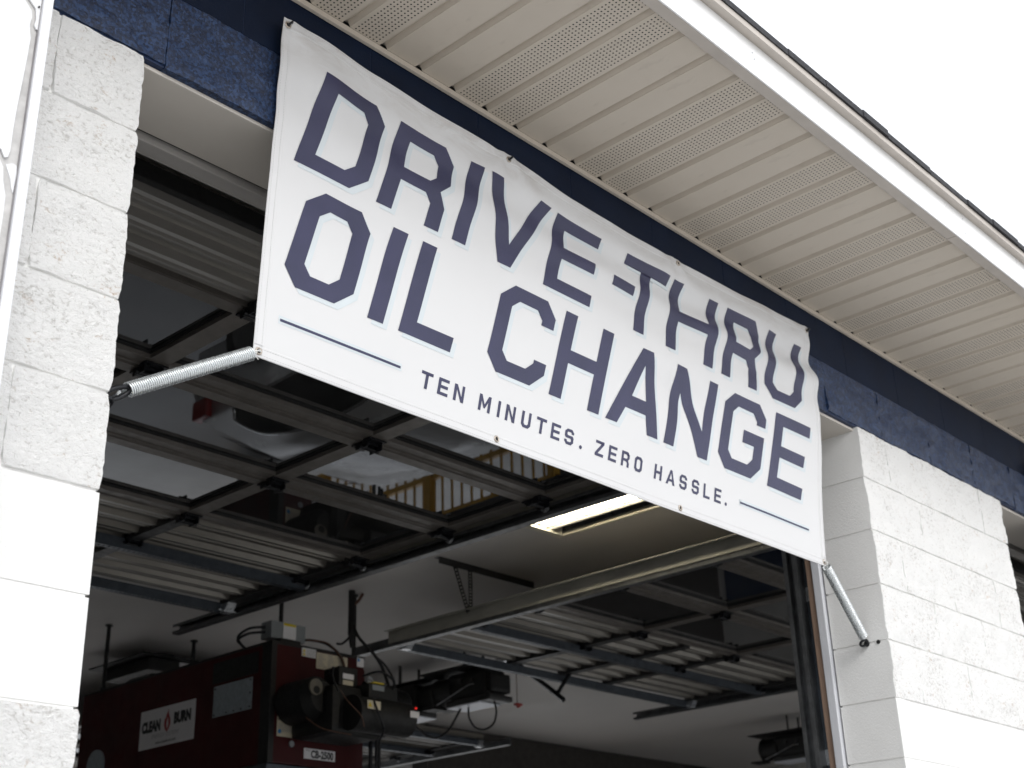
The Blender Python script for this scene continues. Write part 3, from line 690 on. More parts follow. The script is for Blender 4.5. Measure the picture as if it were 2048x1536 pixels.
# lettering: outline polygons in cloth coordinates, cut into a fine grid so that they follow the folds
def oct_(w, h, c, x=0, z=0): return [(x+c,z),(x+w-c,z),(x+w,z+c),(x+w,z+h-c),(x+w-c,z+h),(x+c,z+h),(x,z+h-c),(x,z+c)]
def glyph(ch, w, h, s, b, c):
    ci = c*.55; m = h/2
    if ch == 'D': return [[(0,0),(w-c,0),(w,c),(w,h-c),(w-c,h),(0,h)], [(s,b),(s,h-b),(w-s-ci,h-b),(w-s,h-b-ci),(w-s,b+ci),(w-s-ci,b)]]
    if ch == 'R':
        k = .36*h; nk = c*.65
        return [[(0,0),(s,0),(s,k),(w-s-ci,k),(w-s,k-ci),(w-s,0),(w,0),(w,k-ci+.005*h),(w-nk,k+b*.5),(w,k+b*.5+nk*1.2),(w,h-c),(w-c,h),(0,h)],
                [(s,k+b),(s,h-b),(w-s-ci,h-b),(w-s,h-b-ci),(w-s,k+b+ci*.8),(w-s-ci*.8,k+b)]]
    if ch == 'I': return [[(0,0),(s,0),(s,h),(0,h)]]
    if ch == 'V': e = s*.96; return [[(w/2-s*.5-.008*w,0),(w/2+s*.5-.008*w,0),(w,h),(w-e,h),(w/2-.008*w+.02*w,.27*h),(e,h),(0,h)]]
    if ch == 'E': return [[(0,0),(w*.985,0),(w*.985,b),(s,b),(s,m-b*.5),(w*.93,m-b*.5),(w*.93,m+b*.5),(s,m+b*.5),(s,h-b),(w,h-b),(w,h),(0,h)]]
    if ch == '-': return [[(0,m-b*.44+.0*h),(w,m-b*.44),(w,m+b*.44),(0,m+b*.44)]]
    if ch == 'T': return [[((w-s)/2,0),((w+s)/2,0),((w+s)/2,h-b),(w,h-b),(w,h),(0,h),(0,h-b),((w-s)/2,h-b)]]
    if ch == 'H': return [[(0,0),(s,0),(s,m-b/2),(w-s,m-b/2),(w-s,0),(w,0),(w,h),(w-s,h),(w-s,m+b/2),(s,m+b/2),(s,h),(0,h)]]
    if ch == 'U': return [[(c,0),(w-c,0),(w,c),(w,h),(w-s,h),(w-s,b+ci),(w-s-ci,b),(s+ci,b),(s,b+ci),(s,h),(0,h),(0,c)]]
    if ch == 'O': return [oct_(w,h,c), list(reversed(oct_(w-2*s,h-2*b,ci,s,b)))]
    if ch == 'L': return [[(0,0),(w,0),(w,b),(s,b),(s,h),(0,h)]]
    if ch == 'C': return [[(c,0),(w-c,0),(w,c),(w,.29*h),(w-s,.29*h),(w-s,b+ci),(w-s-ci,b),(s+ci,b),(s,b+ci),(s,h-b-ci),(s+ci,h-b),(w-s-ci,h-b),(w-s,h-b-ci),(w-s,.70*h),(w,.70*h),(w,h-c),(w-c,h),(c,h),(0,h-c),(0,c)]]
    if ch == 'A': return [[(0,0),(s*1.04,0),(.315*w,.215*h),(.70*w,.215*h),(w-s*1.04,0),(w,0),(.64*w,h),(.435*w,h)], [(.395*w,.375*h),(.535*w,.80*h),(.668*w,.375*h)]]
    if ch == 'N': return [[(0,0),(s,0),(s,.69*h),(w-s*.98,0),(w,0),(w,h),(w-s*.92,h),(w-s*.92,.32*h),(s,h),(0,h)]]
    if ch == 'G': return [[(c,0),(w-c,0),(w,c),(w,.58*h),(.51*w,.58*h),(.51*w,.415*h),(w-s,.415*h),(w-s,b+ci),(w-s-ci,b),(s+ci,b),(s,b+ci),(s,h-b-ci),(s+ci,h-b),(w-s-ci,h-b),(w-s,h-b-ci),(w-s,.71*h),(w,.71*h),(w,h-c),(w-c,h),(c,h),(0,h-c),(0,c)]]
    if ch == 'M': return [[(0,0),(s,0),(s,.62*h),(w/2-s*.25,.20*h),(w/2+s*.25,.20*h),(w-s,.62*h),(w-s,0),(w,0),(w,h),(w-s*.95,h),(w/2,.44*h),(s*.95,h),(0,h)]]
    if ch == 'Z': return [[(0,0),(w,0),(w,b),(s*1.25,b),(w,h-b),(w,h),(0,h),(0,h-b),(w-s*1.25,h-b),(0,b)]]
    if ch == 'S': return [[(c,0),(w-c,0),(w,c),(w,m+b*.5-c*.6),(w-c*.6,m+b*.5),(s+ci*.6,m+b*.5),(s,m+b*.5+ci*.6),(s,h-b-ci*.6),(s+ci*.6,h-b),(w-s-ci*.6,h-b),(w-s,h-b-ci*.6),(w-s,.70*h),(w,.70*h),(w,h-c),(w-c,h),(c,h),(0,h-c),(0,m-b*.5+c*.6),(c*.6,m-b*.5),(w-s-ci*.6,m-b*.5),(w-s,m-b*.5-ci*.6),(w-s,b+ci*.6),(w-s-ci*.6,b),(s+ci*.6,b),(s,b+ci*.6),(s,.30*h),(0,.30*h),(0,c)]]
    if ch == '.': r = s*.62; return [[(r+r*math.cos(a*math.pi/5), r+r*math.sin(a*math.pi/5)) for a in range(10)]]
def fill(loops):
    cu = bpy.data.curves.new('g', 'CURVE'); cu.dimensions = '2D'; cu.fill_mode = 'BOTH'
    for lp in loops:
        sp = cu.splines.new('POLY'); sp.points.add(len(lp)-1); sp.use_cyclic_u = True
        for p, q in zip(sp.points, lp): p.co = (q[0], q[1], 0, 1)
    ob = bpy.data.objects.new('g', cu); COL.objects.link(ob)
    me = bpy.data.meshes.new_from_object(ob.evaluated_get(bpy.context.evaluated_depsgraph_get()))
    vs = [v.co.copy() for v in me.vertices]; fs = [tuple(p.vertices) for p in me.polygons]
    bpy.data.objects.remove(ob); bpy.data.curves.remove(cu); bpy.data.meshes.remove(me); return vs, fs
def cloth_print(loops, shear, ox, oz, lift, step=.012, du=0, dv=0):
    vs, fs = fill(loops); bm = bmesh.new()
    bv = [bm.verts.new((v.x+shear*v.y+ox, v.y+oz, 0)) for v in vs]
    for f in fs:
        try: bm.faces.new([bv[i] for i in f])
        except ValueError: pass
    xs = [v.co.x for v in bm.verts]; zs = [v.co.y for v in bm.verts]
    for ax, lo, hi in ((0, min(xs), max(xs)), (1, min(zs), max(zs))):
        k = math.ceil(lo/step)*step
        while k < hi:
            co = Vector((k,0,0)) if ax == 0 else Vector((0,k,0)); no = Vector((1,0,0)) if ax == 0 else Vector((0,1,0))
            bmesh.ops.bisect_plane(bm, geom=bm.verts[:]+bm.edges[:]+bm.faces[:], plane_co=co, plane_no=no); k += step
    bm.verts.index_update()
    mbx = MB().add([bsurf(v.co.x-BX+du, BZ-v.co.y+dv, lift) for v in bm.verts], [[v.index for v in f.verts] for f in bm.faces], True)
    bm.free(); return mbx
CH, SS, BB, CC = .278, .0505, .043, .046
L1 = [('D',.410,.218),('R',.669,.214),('I',.933,.05),('V',1.010,.252),('E',1.291,.204),('-',1.567,.105),('T',1.616,.218),('H',1.862,.250),('R',2.163,.208),('U',2.420,.226)]
L2 = [('O',.397,.208),('I',.662,.05),('L',.763,.180),('C',1.066,.224),('H',1.323,.215),('A',1.568,.248),('N',1.847,.227),('G',2.124,.238),('E',2.413,.218)]
for line, z0 in ((L1, -.084), (L2, -.408)):
    for ch, x, w in line:
        gl_ = glyph(ch, w, CH, SS, BB, CC)
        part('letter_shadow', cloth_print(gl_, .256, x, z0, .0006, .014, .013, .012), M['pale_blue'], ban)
        part('letter', cloth_print(gl_, .256, x, z0, .0012), M['navy'], ban)
L3 = [('T',.845),('E',.905),('N',.961),('M',1.052),('I',1.123),('N',1.154),('U',1.216),('T',1.275),('E',1.336),('S',1.392),('.',1.455),
      ('Z',1.523),('E',1.582),('R',1.641),('O',1.703),('H',1.800),('A',1.859),('S',1.926),('S',1.989),('L',2.050),('E',2.108),('.',2.166)]
for ch, x in L3:
    w = {'M':.044,'I':.0095,'A':.044,'L':.034,'T':.040}.get(ch, .037)
    part('letter', cloth_print(glyph(ch, w, .047, .0098, .0085, .0085), .15, x, -.532, .0008, .02), M['navy'], ban)
for xa, xb in ((.410, .779), (2.254, 2.674)):
    rl = [[(0,0),(xb-xa,0),(xb-xa,.0065),(0,.0065)]]; rs = [[(-.004,-.006),(xb-xa+.004,-.006),(xb-xa+.004,.014),(-.004,.014)]]
    part('rule_line_shadow', cloth_print(rs, 0, xa, -.505, .0006, .03), M['pale_blue'], ban); part('rule_line', cloth_print(rl, 0, xa, -.505, .0012, .03), M['navy'], ban)
def ring(c, nrm, R_, r_, n=18, m_=8):
    nrm = Vector(nrm).normalized(); a = Vector((0,0,1)) if abs(nrm.z) < .8 else Vector((1,0,0)); X = (a-nrm*a.dot(nrm)).normalized(); Y = nrm.cross(X)
    mbx = MB(); pts = [Vector(c)+R_*(math.cos(2*math.pi*i/n)*X+math.sin(2*math.pi*i/n)*Y) for i in range(n+1)]
    return mbx.tube(pts, r_, m_, False)
GR = [(.014,.016),(.81,.016),(1.615,.016),(BWD-.014,.016),(.014,BHT-.014),(.78,BHT-.016),(1.585,BHT-.016),(BWD-.014,BHT-.014)]
for u, v in GR:
    p = bsurf(u, v, .0018)
    part('grommet', ring(p, (0,1,0), .0072, .0024), M['brass'], ban)
    part('grommet_hole', MB().disc(p+Vector((0,-.0006,0)), .0055, .0005, 'y', 14), M['gasket'], ban)
# screw hooks holding the top edge
for i, ((u, v), lb) in enumerate(zip((GR[0], GR[1], GR[3]), ('dark screw hook holding the top left corner of the banner', 'dark screw hook holding the middle of the banner top edge', 'dark screw hook holding the top right corner of the banner'))):
    p = bsurf(u, v); hk = MB().tube(bez([(p.x+.012,-.001,p.z+.012),(p.x+.010,-.03,p.z+.010),(p.x+.005,p.y-.012,p.z+.006),(p.x,p.y-.010,p.z-.001),(p.x-.003,p.y-.002,p.z-.004)], 6), .0032, 7).disc((p.x+.012,-.008,p.z+.012), .007, .006, 'y', 8)
    single('screw_hook', hk, M['black_steel'], lb, 'hook', (p.x, 0, p.z), 'screw hooks along the banner top')

b2 = thing('dark_banner', 'near-black banner corner with a grommet at the right edge of the picture', 'banner', (5.9,0,.26))
q = MB(); n_ = 60
def b2s(i, j, l=0): return (4.722+2.42*i/n_+.008*(j/12), -.032+.045*j/12+.006*math.sin(i*.55)*math.sin(j*.35)-l, .275-.90*j/12-.02*abs(math.sin(i*math.pi/20)))
for l in (0, .0012): q.add([b2s(i, j, l) for j in range(13) for i in range(n_+1)], [(j*(n_+1)+i, j*(n_+1)+i+1, (j+1)*(n_+1)+i+1, (j+1)*(n_+1)+i) for j in range(12) for i in range(n_)], True)
part('cloth', q, M['black_cloth'], b2)
part('grommet', ring((4.738,-.036,.256), (0,1,0), .0075, .0026), M['galv'], b2); part('hem', MB().box(4.7225,4.745,-.0362,-.0338,-.1,.25), M['dark_stile'], b2)

# ------------------------------------------------------------------ springs and eye bolts
def spring(p0, p1, label, r=.0152, wire=.0021, coils=62):
    p0 = Vector(p0); p1 = Vector(p1); d = (p1-p0); L = d.length; d.normalize()
    a = Vector((0,1,0)); X = (a-d*a.dot(d)).normalized(); Y = d.cross(X)
    t = thing('coil_spring', label, 'spring', p0, 'tension springs pulling the banner corners')
    n = coils*12; pts = [p0+d*(L*i/n)+r*(math.cos(2*math.pi*i/12)*X+math.sin(2*math.pi*i/12)*Y) for i in range(n+1)]
    part('coil', MB().tube(pts, wire, 5), M['zinc'], t)
    for p, s, q in ((p0, -1, pts[0]), (p1, 1, pts[-1])):
        hk = bez([q, p+X*r*.5+d*s*.006, p+d*s*.016+Y*.004, p+d*s*.026-Y*.003, p+d*s*.019-X*.006], 6)
        part('hook', MB().tube(hk, wire*1.1, 6), M['zinc'], t)
    return t
BLc = bsurf(.014, BHT-.014); BRc = bsurf(BWD-.014, BHT-.014)
EL = Vector((.002,.062,-.806)); ER = Vector((BW-.002,.079,-.816))
def along(a, b, t): return a+(b-a)*t
dL = (EL-BLc).normalized(); dR = (ER-BRc).normalized()
spring(EL-dL*.076, BLc+dL*.020, 'bright coil spring from the bottom left banner corner to the left pier')
spring(ER-dR*.040, BRc+dR*.022, 'bright coil spring from the bottom right banner corner to the right jamb', coils=58)
def eyebolt(p, s, link, label, cat='eye bolt'):
    t = thing('eye_bolt', label, cat, p, 'eye bolts in the door jambs')
    part('shank', MB().tube([p+Vector((.03*s,0,0)), p+Vector((-.012*s,0,0))], .0062, 10).disc(p+Vector((-.004*s-.002,0,0)), .0105, .004, 'x', 12), M['black_steel'], t)
    c0 = p+Vector((-.024*s,0,0))
    part('eye', ring(c0, (.25*s,.55,.80), .0135, .0048, 22, 9), M['black_steel'], t)
    return t
eyebolt(ER, 1, None, 'black eye bolt in the right jamb joint holding a spring')
el = eyebolt(EL, -1, None, 'black eye bolt and link at the left pier edge holding a spring')
c0 = EL+Vector((.055,-.006,.004)); ax = (-dL).normalized()
pts = []
sdv = Vector((0,.5,-.85)); sdv = (sdv-ax*sdv.dot(ax)).normalized()
for i in range(25):
    a_ = 2*math.pi*i/24; pts.append(EL+ax*.048+ax*(.034*math.cos(a_))+sdv*(.0115*math.sin(a_)))
part('link', MB().tube(pts, .0052, 8, False), M['black_steel'], el)
for p, d_, lb in ((BLc, dL, 'clear zip tie on the bottom left banner grommet'), (BRc, dR, 'clear zip tie on the bottom right banner grommet')):
    z_ = ring(p+d_*.008, d_.cross(Vector((0,1,0))), .012, .0016, 14, 5)
    q = p+d_*.014; z_.tube([q, q+Vector((.012,-.004,-.014))], .0012, 5).cbox(q.x-.004,q.x+.004,q.y-.009,q.y-.003,q.z-.004,q.z+.004,.001)
    single('zip_tie', z_, M['zip'], lb, 'zip tie', tuple(p), 'zip ties at the banner corners')
single('bolt_hole', MB().disc((BW-.0018,.036,-.816), .0075, .0015, 'x', 14), M['gasket'], 'empty dark drill hole beside the right eye bolt', 'hole', (BW,.036,-.816))

# ------------------------------------------------------------------ cracked light box sign on the left pier
sg = thing('light_box_sign', 'white light box sign with a cracked face at the left edge', 'sign', (-.9,-.2,-.6))
sx = -.323; fw = .0185; yF = -.205
part('cabinet', MB().box(-1.55,sx-.001,-.2005,-.012,-1.9,.36), M['sign_back'], sg)
part('retainer_frame', MB().cbox(sx-fw,sx,-.214,-.010,-1.9,.36,.003), M['sign_frame'], sg)
# broken acrylic: pieces with open gaps between them; outline from the crack down
xr = sx-fw-.0005
crackA = [(-.45,-.105),(-.405,-.150),(-.396,-.1690),(-.388,-.176),(-.380,-.178),(-.372,-.189),(-.357,-.205),(-.3535,-.222),(-.3565,-.238),(-.350,-.250),(xr-.001,-.256)]
def poly(pts, y0=yF, t=.003):
    return MB().extr([(p[0], p[1]) for p in pts], 'y', y0, y0+t)
g = .0042
top_piece = [(-1.5,.33),(xr,.33),(xr,-.243),(-.347,-.243),(-.3505,-.236),(-.3485,-.222),(-.352,-.199),(-.369,-.183),(-.378,-.1735),(-.387,-.171),(-.394,-.164),(-.401,-.147),(-.447,-.102),(-1.5,-.06)]
part('face_piece', poly(top_piece), M['sign_white'], sg)
main_piece = [(-1.5,-.066),(-.451,-.108),(-.406,-.153),(-.397,-.1735),(-.389,-.181),(-.381,-.1835),(-.374,-.194),(-.3605,-.208),(-.3575,-.222),(-.360,-.240),(-.3575,-.256),
              (-.3545,-.268),(-.3555,-.31),(-.3575,-.36),(-.3605,-.42),(-.362,-.47),(-.3615,-.520),(-.364,-.534),(-.370,-.538),(-.378,-.524),(-1.5,-.50)]
part('face_piece', poly(main_piece, yF-.001), M['sign_white'], sg)
chip = [(-.3645,-.549),(-.352,-.541),(-.3440,-.543),(xr-.001,-.560),(-.3445,-.60),(-.3485,-.592),(-.352,-.575)]
part('face_piece', poly(chip, yF+.002), M['sign_white'], sg)
low_piece = [(-1.5,-.515),(-.381,-.540),(-.3695,-.5575),(-.3655,-.585),(-.3580,-.612),(-.3570,-.655),(-.3575,-.72),(-.3585,-.80),(-.3590,-1.0),(-.359,-1.88),(-1.5,-1.88)]
part('face_piece', poly(low_piece), M['sign_white'], sg)
part('screw', MB().disc((-.3475,-.2085,-.193), .0018, .003, 'y', 8), M['gasket'], sg)
part('retainer_lip', MB().box(xr-.0012,xr-.0002,-.2062,-.2008,-1.88,.33), M['ink_grey'], sg)

# ------------------------------------------------------------------ hanging waste oil furnace
fx0, fx1, fy0, fy1, fz0, fz1 = 3.48, 4.185, 4.0, 6.02, -.702, -.022
fu = thing('furnace', 'dark red hanging waste oil furnace with white sign on its side', 'furnace', (3.83,5.0,fz0))
part('cabinet', MB().cbox(fx0,fx1,fy0,fy1,fz0,fz1,.008), M['red_paint'], fu)
part('corner_trim', MB().cbox(fx0-.004,fx0+.035,fy0-.004,fy0+.085,fz0-.003,fz1+.003,.003), M['black_paint'], fu)
part('top_rim', MB().box(fx0-.003,fx1+.003,fy0-.003,fy0+.012,fz1-.012,fz1+.006).box(fx0-.003,fx0+.012,fy0+.012,fy1,fz1-.008,fz1+.006), M['black_paint'], fu)
part('base_rail', MB().cbox(fx0+.01,fx1-.01,fy0+.02,fy1-.02,fz0-.05,fz0-.002,.004), M['strut_steel'], fu)
pl = part('access_plate', MB().cbox(fx0-.006,fx0-.0005,4.165,4.537,-.385,-.202,.002), M['galv_plate'], fu)
sc = MB()
for yy, zz in ((4.18,-.215),(4.18,-.29),(4.18,-.37),(4.26,-.372),(4.33,-.372),(4.40,-.372),(4.52,-.372),(4.52,-.22)): sc.disc((fx0-.0095,yy,zz), .0055, .004, 'x', 8)
part('screw', sc, M['black_steel'], pl)
part('side_recess', MB().box(fx0-.003,fx0-.0005,4.12,4.56,-.185,-.06), M['black_paint'], fu)
part('duct_cap', MB().disc((fx0-.012,5.78,-.505), .098, .012, 'x', 28), M['galv_plate'], fu)
sn = part('side_sign', MB().cbox(fx0-.004,fx0-.0005,4.72,5.30,-.478,-.240,.0012), M['label_white'], fu)
# the camera side of the cabinet faces -x: text runs towards -y
ux, uz = (0,-1,0), (0,0,1); X_ = fx0-.0048
tm = MB(); text_on(tm, 'CLEAN', .086, (X_,5.176,-.348), (0,-.74,0), uz, bold=.0066, spacing=1.0); part('sign_text', tm, M['ink'], sn); tm = MB(); text_on(tm, 'BURN', .086, (X_,4.846,-.330), (0,-.78,0), uz, bold=.0066, spacing=1.0)
part('sign_text', tm, M['ink'], sn)
tm = MB(); text_on(tm, 'ENERGY SYSTEMS', .034, (X_,5.02,-.412), ux, uz, shear=.25, spacing=1.1); part('sign_text', tm, M['ink_grey'], sn)
tm = MB(); text_on(tm, 'www.cleanburn.com', .026, (X_,5.01,-.452), ux, uz, bold=.0005, spacing=1.0); part('sign_text', tm, M['ink'], sn)
fl = [(0,-.062),(.020,-.045),(.034,-.015),(.032,.012),(.018,.034),(.010,.052),(.006,.078),(-.004,.060),(-.016,.040),(-.020,.022),(-.026,.028),(-.036,.006),(-.036,-.020),(-.022,-.046)]
part('flame_emblem', MB().add([(X_,5.002-a*.95,-.338+b) for a,b in fl], [tuple(range(len(fl)))]), M['red_ink'], sn)
part('flame_core', MB().add([(X_-.0006,5.002-a,-.338+b) for a,b in [(0,-.045),(.010,-.02),(.008,.005),(.003,.030),(-.003,.012),(-.008,-.012)]], [(0,1,2,3,4,5)]), M['label_white'], sn)
YF = fy0-.0045
def flabel(x0, x1, z0, z1, mat, y=YF, name='label'): return part(name, MB().box(x0,x1,y,y+.0035,z0,z1), M[mat], fu)
wl = flabel(3.535,3.645,-.555,-.375,'label_cream'); flabel(3.535,3.645,-.372,-.350,'label_orange')
tm = MB(); text_on(tm, 'WARNING', .018, (3.59,YF-.0006,-.361), (1,0,0), (0,0,1), bold=.0004)
tl = MB()
for r_ in range(5):
    for q in range(2): tl.box(3.575+q*.032,3.603+q*.034,YF-.0008,YF,-.398-r_*.0065,-.3955-r_*.0065)
for r_ in range(6): tl.box(3.545,3.638,YF-.0008,YF,-.486-r_*.008,-.4835-r_*.008)
part('fine_print', tl, M['ink_grey'], wl, kind='stuff'); part('warning_text', tm, M['ink'], fu)
for zc in (-.405, -.452): part('warning_triangle', MB().add([(3.540,YF-.001,zc-.012),(3.566,YF-.001,zc-.012),(3.553,YF-.001,zc+.012)], [(0,1,2)]), M['ink'], wl)
for xx in (3.592, 3.622): part('blue_symbol', MB().disc((xx,YF-.001,-.452), .0125, .0008, 'y', 18), M['label_blue'], wl)
part('blue_symbol', MB().disc((3.553,YF-.001,-.528), .0125, .0008, 'y', 18), M['label_blue'], wl)
la = flabel(3.695,3.800,-.078,-.028,'label_white')
for zc in (-.043,-.064): part('warning_triangle', MB().add([(3.700,YF-.001,zc-.009),(3.722,YF-.001,zc-.009),(3.711,YF-.001,zc+.009)], [(0,1,2)]), M['label_yellow'], la)
tl = MB()
for r_ in range(4): tl.box(3.728,3.794,YF-.0008,YF,-.040-r_*.010,-.0375-r_*.010)
part('fine_print', tl, M['ink_grey'], la, kind='stuff')
lb = flabel(3.806,4.045,-.135,-.040,'label_cream'); lb2 = flabel(3.935,4.045,-.250,-.137,'label_cream')
tl = MB()
for r_ in range(7):
    for q in range(3):
        a_ = 3.815+q*.078; tl.box(a_, a_+random.uniform(.03,.07), YF-.0008, YF, -.052-r_*.0115, -.0492-r_*.0115)
part('fine_print', tl, M['ink_grey'], lb, kind='stuff')
lc = flabel(4.122,4.176,-.080,-.026,'label_white'); part('blue_symbol', MB().disc((4.134,YF-.001,-.040), .010, .0008, 'y', 16), M['label_blue'], lc)
ld = flabel(3.735,3.965,-.660,-.602,'label_white', name='model_label')
tm = MB(); text_on(tm, 'CB-2500', .058, (3.868,YF-.0007,-.634), (.80,0,0), (0,0,1), bold=.0026); part('model_text', tm, M['ink'], ld); tm = MB(); text_on(tm, 'MODEL', .012, (3.765,YF-.0007,-.613), (1,0,0), (0,0,1)); part('model_text', tm, M['ink'], ld)
part('sight_port', MB().disc((3.640,YF-.006,-.590), .018, .008, 'y', 16), M['grey_box'], fu)
part('side_latch', MB().cbox(fx1-.002,fx1+.022,fy0+.02,fy0+.06,-.20,-.09,.004), M['red_paint'], fu)
# burner assembly on the front
bu = part('burner', MB().cbox(3.62,4.05,3.62,3.995,-.575,-.300,.05), M['black_paint'], fu)
scr = MB().disc((3.62,3.76,-.372), .122, .22, 'y', 32); scr.tube([(3.62,3.756,-.372),(3.62,3.700,-.372)], [.122,.085], 32)
part('blower_scroll', scr, M['black_paint'], bu)
part('air_dial', MB().disc((3.560,3.690,-.325), .046, .010, 'y', 24), M['dial'], bu)
part('dial_slot', MB().add([(3.562+.03*math.cos(a_)*.8, 3.6885, -.342+.022*math.sin(a_)) for a_ in [i*math.pi/6 for i in range(12)]], [tuple(range(12))]), M['gasket'], bu)
dr = MB(); dr.tube([(3.70,3.56,-.47),(4.120,3.56,-.47)], .098, 28).tube([(4.120,3.56,-.47),(4.140,3.56,-.47)], [.098,.075], 28)
part('pump_cover', dr, M['black_paint'], bu)
part('ignition_box', MB().cbox(3.70,3.84,3.66,3.80,-.30,-.19,.012), M['black_paint'], bu)
part('control_box', MB().cbox(3.835,4.06,3.56,3.74,-.372,-.285,.012), M['black_paint'], bu)
part('motor', MB().tube([(4.02,3.66,-.36),(4.19,3.66,-.36)], .078, 20), M['black_paint'], bu)
def blabel(x0,x1,z0,z1,mat,y): part('label', MB().box(x0,x1,y,y+.002,z0,z1), M[mat], bu)
blabel(3.725,3.805,-.262,-.232,'label_white',3.657); blabel(3.725,3.80,-.296,-.270,'label_cream',3.657)
part('label', MB().cbox(3.862,3.945,3.552,3.61,-.286,-.279,.002), M['label_yellow'], bu)
part('relay_face', MB().box(3.858,3.948,3.556,3.5595,-.325,-.295), M['grey_box'], bu)
part('label', MB().add([(3.962,3.5565,-.300),(4.05,3.5565,-.318),(4.05,3.63,-.2835),(3.962,3.63,-.2835)], [(0,1,2,3)]), M['label_cream'], bu)
blabel(3.735,3.832,-.458,-.412,'label_cream',3.457); blabel(4.06,4.130,-.470,-.434,'label_white',3.457)
part('warning_triangle', MB().add([(3.740,3.4562,-.448),(3.768,3.4562,-.448),(3.754,3.4562,-.420)], [(0,1,2)]), M['label_yellow'], bu)
part('indicator_lamp', MB().disc((4.105,3.456,-.415), .006, .006, 'y', 10), M['led'], bu)
cbw = MB().tube(bez([(3.66,3.60,-.345),(3.645,3.52,-.42),(3.70,3.47,-.50),(3.72,3.465,-.56)],8), .0028, 6).tube(bez([(3.50,3.70,-.50),(3.54,3.60,-.57),(3.66,3.50,-.605)],8), .0028, 6)
part('burner_wire', cbw, M['brown_cable'], bu)
part('fuel_line', MB().tube([(4.12,3.86,-.50),(4.12,3.86,-.80)], .012, 8), M['black_steel'], bu)
part('fuel_line', MB().tube([(4.165,3.86,-.50),(4.165,3.86,-.80)], .010, 8), M['black_steel'], bu)
part('fuel_line', MB().tube([(4.205,3.88,-.50),(4.205,3.88,-.80)], .010, 8), M['black_steel'], bu)
for q in range(7):
    part('motor_fin', MB().tube([(4.035+q*.022,3.66,-.36),(4.043+q*.022,3.66,-.36)], .084, 18), M['black_steel'], bu)
for a_ in range(6):
    part('cover_screw', MB().disc((3.62+.108*math.cos(a_*1.047), 3.752, -.372+.108*math.sin(a_*1.047)), .007, .006, 'y', 8), M['galv'], bu)
part('capacitor', MB().tube([(3.92,3.70,-.27),(4.03,3.70,-.262)], .024, 12), M['dark_stile'], bu)
part('pressure_gauge', MB().disc((3.88,3.60,-.262), .022, .016, 'y', 16), M['galv'], bu)
for p_ in ([(3.84,3.62,-.24),(3.90,3.54,-.22),(3.98,3.52,-.26),(4.02,3.56,-.30)], [(3.66,3.70,-.24),(3.62,3.62,-.22),(3.60,3.60,-.28),(3.63,3.58,-.36)], [(3.78,3.46,-.40),(3.80,3.44,-.48),(3.86,3.46,-.56),(3.92,3.56,-.60)], [(4.05,3.70,-.30),(4.12,3.72,-.24),(4.17,3.85,-.22),(4.17,3.99,-.26)]):
    part('hose', MB().tube(bez(p_,7), .0065, 7), M['black_steel'], bu)
# junction box and its cables on top
eb = part('junction_box', MB().cbox(3.545,3.80,4.10,4.20,.030,.132,.003), M['grey_box'], fu)
part('box_stand', MB().cbox(3.60,3.75,4.08,4.2,fz1,.029,.003), M['black_paint'], fu)
part('label', MB().box(3.630,3.725,4.0955,4.099,.036,.128), M['label_white'], eb); part('label', MB().box(3.632,3.723,4.0945,4.0953,.112,.127), M['label_yellow'], eb)
cb = MB()
for dz in (0, -.03):
    cb = MB(); cb.tube(bez([(3.545,4.16,.10+dz),(3.46,4.20,.085+dz),(3.42,4.25,.04+dz*.6),(3.45,4.26,-.0),(3.50,4.26,-.03)],8), .0085, 7)
    part('flexible_conduit', cb, M['black_steel'], fu)
cb = MB(); cb.tube(bez([(3.80,4.15,.055),(3.86,4.12,.062),(3.93,4.05,.035),(3.985,3.99,-.04),(4.01,3.97,-.13),(4.02,3.90,-.25)],8), .0085, 7)
part('flexible_conduit', cb, M['black_steel'], fu)
part('orange_cable', MB().tube(bez([(3.83,4.13,.058),(3.92,4.04,.040),(3.985,3.975,-.06),(3.99,3.96,-.12)],8), .0045, 6), M['brown_cable'], fu)
# hanging rods: each carries the furnace from the ceiling
for (x_, y_) in ((3.69,4.20),(3.49,5.80),(4.235,4.16),(4.17,5.80)):
    part('hanging_rod', MB().tube([(x_,y_,fz1-.01),(x_,y_,cz-.001)], .0135, 10).disc((x_,y_,cz-.010), .026, .008, 'z', 10).disc((x_,y_,fz1), .022, .02, 'z', 6), M['black_paint'], fu)
part('top_vent', MB().extr([(3.50,fz1),(3.72,fz1),(3.66,.03),(3.56,.03)], 'y', 5.35, 5.60), M['black_paint'], fu)
# flue hood above the far end of the furnace
hd = thing('flue_hood', 'dark flat hood box with a small label, above the furnace', 'hood', (4.15,6.35,.42))
part('hood_plate', MB().cbox(3.90,4.66,6.0,6.72,.325,.338,.003), M['black_paint'], hd)
part('hood_box', MB().cbox(3.98,4.52,6.06,6.62,.235,.324,.006), M['black_paint'], hd)
part('hood_stem', MB().tube([(4.28,6.36,.339),(4.28,6.36,.419)], .10, 16), M['black_paint'], hd)
part('label', MB().box(4.235,4.345,6.054,6.0585,.278,.318), M['label_white'], hd)
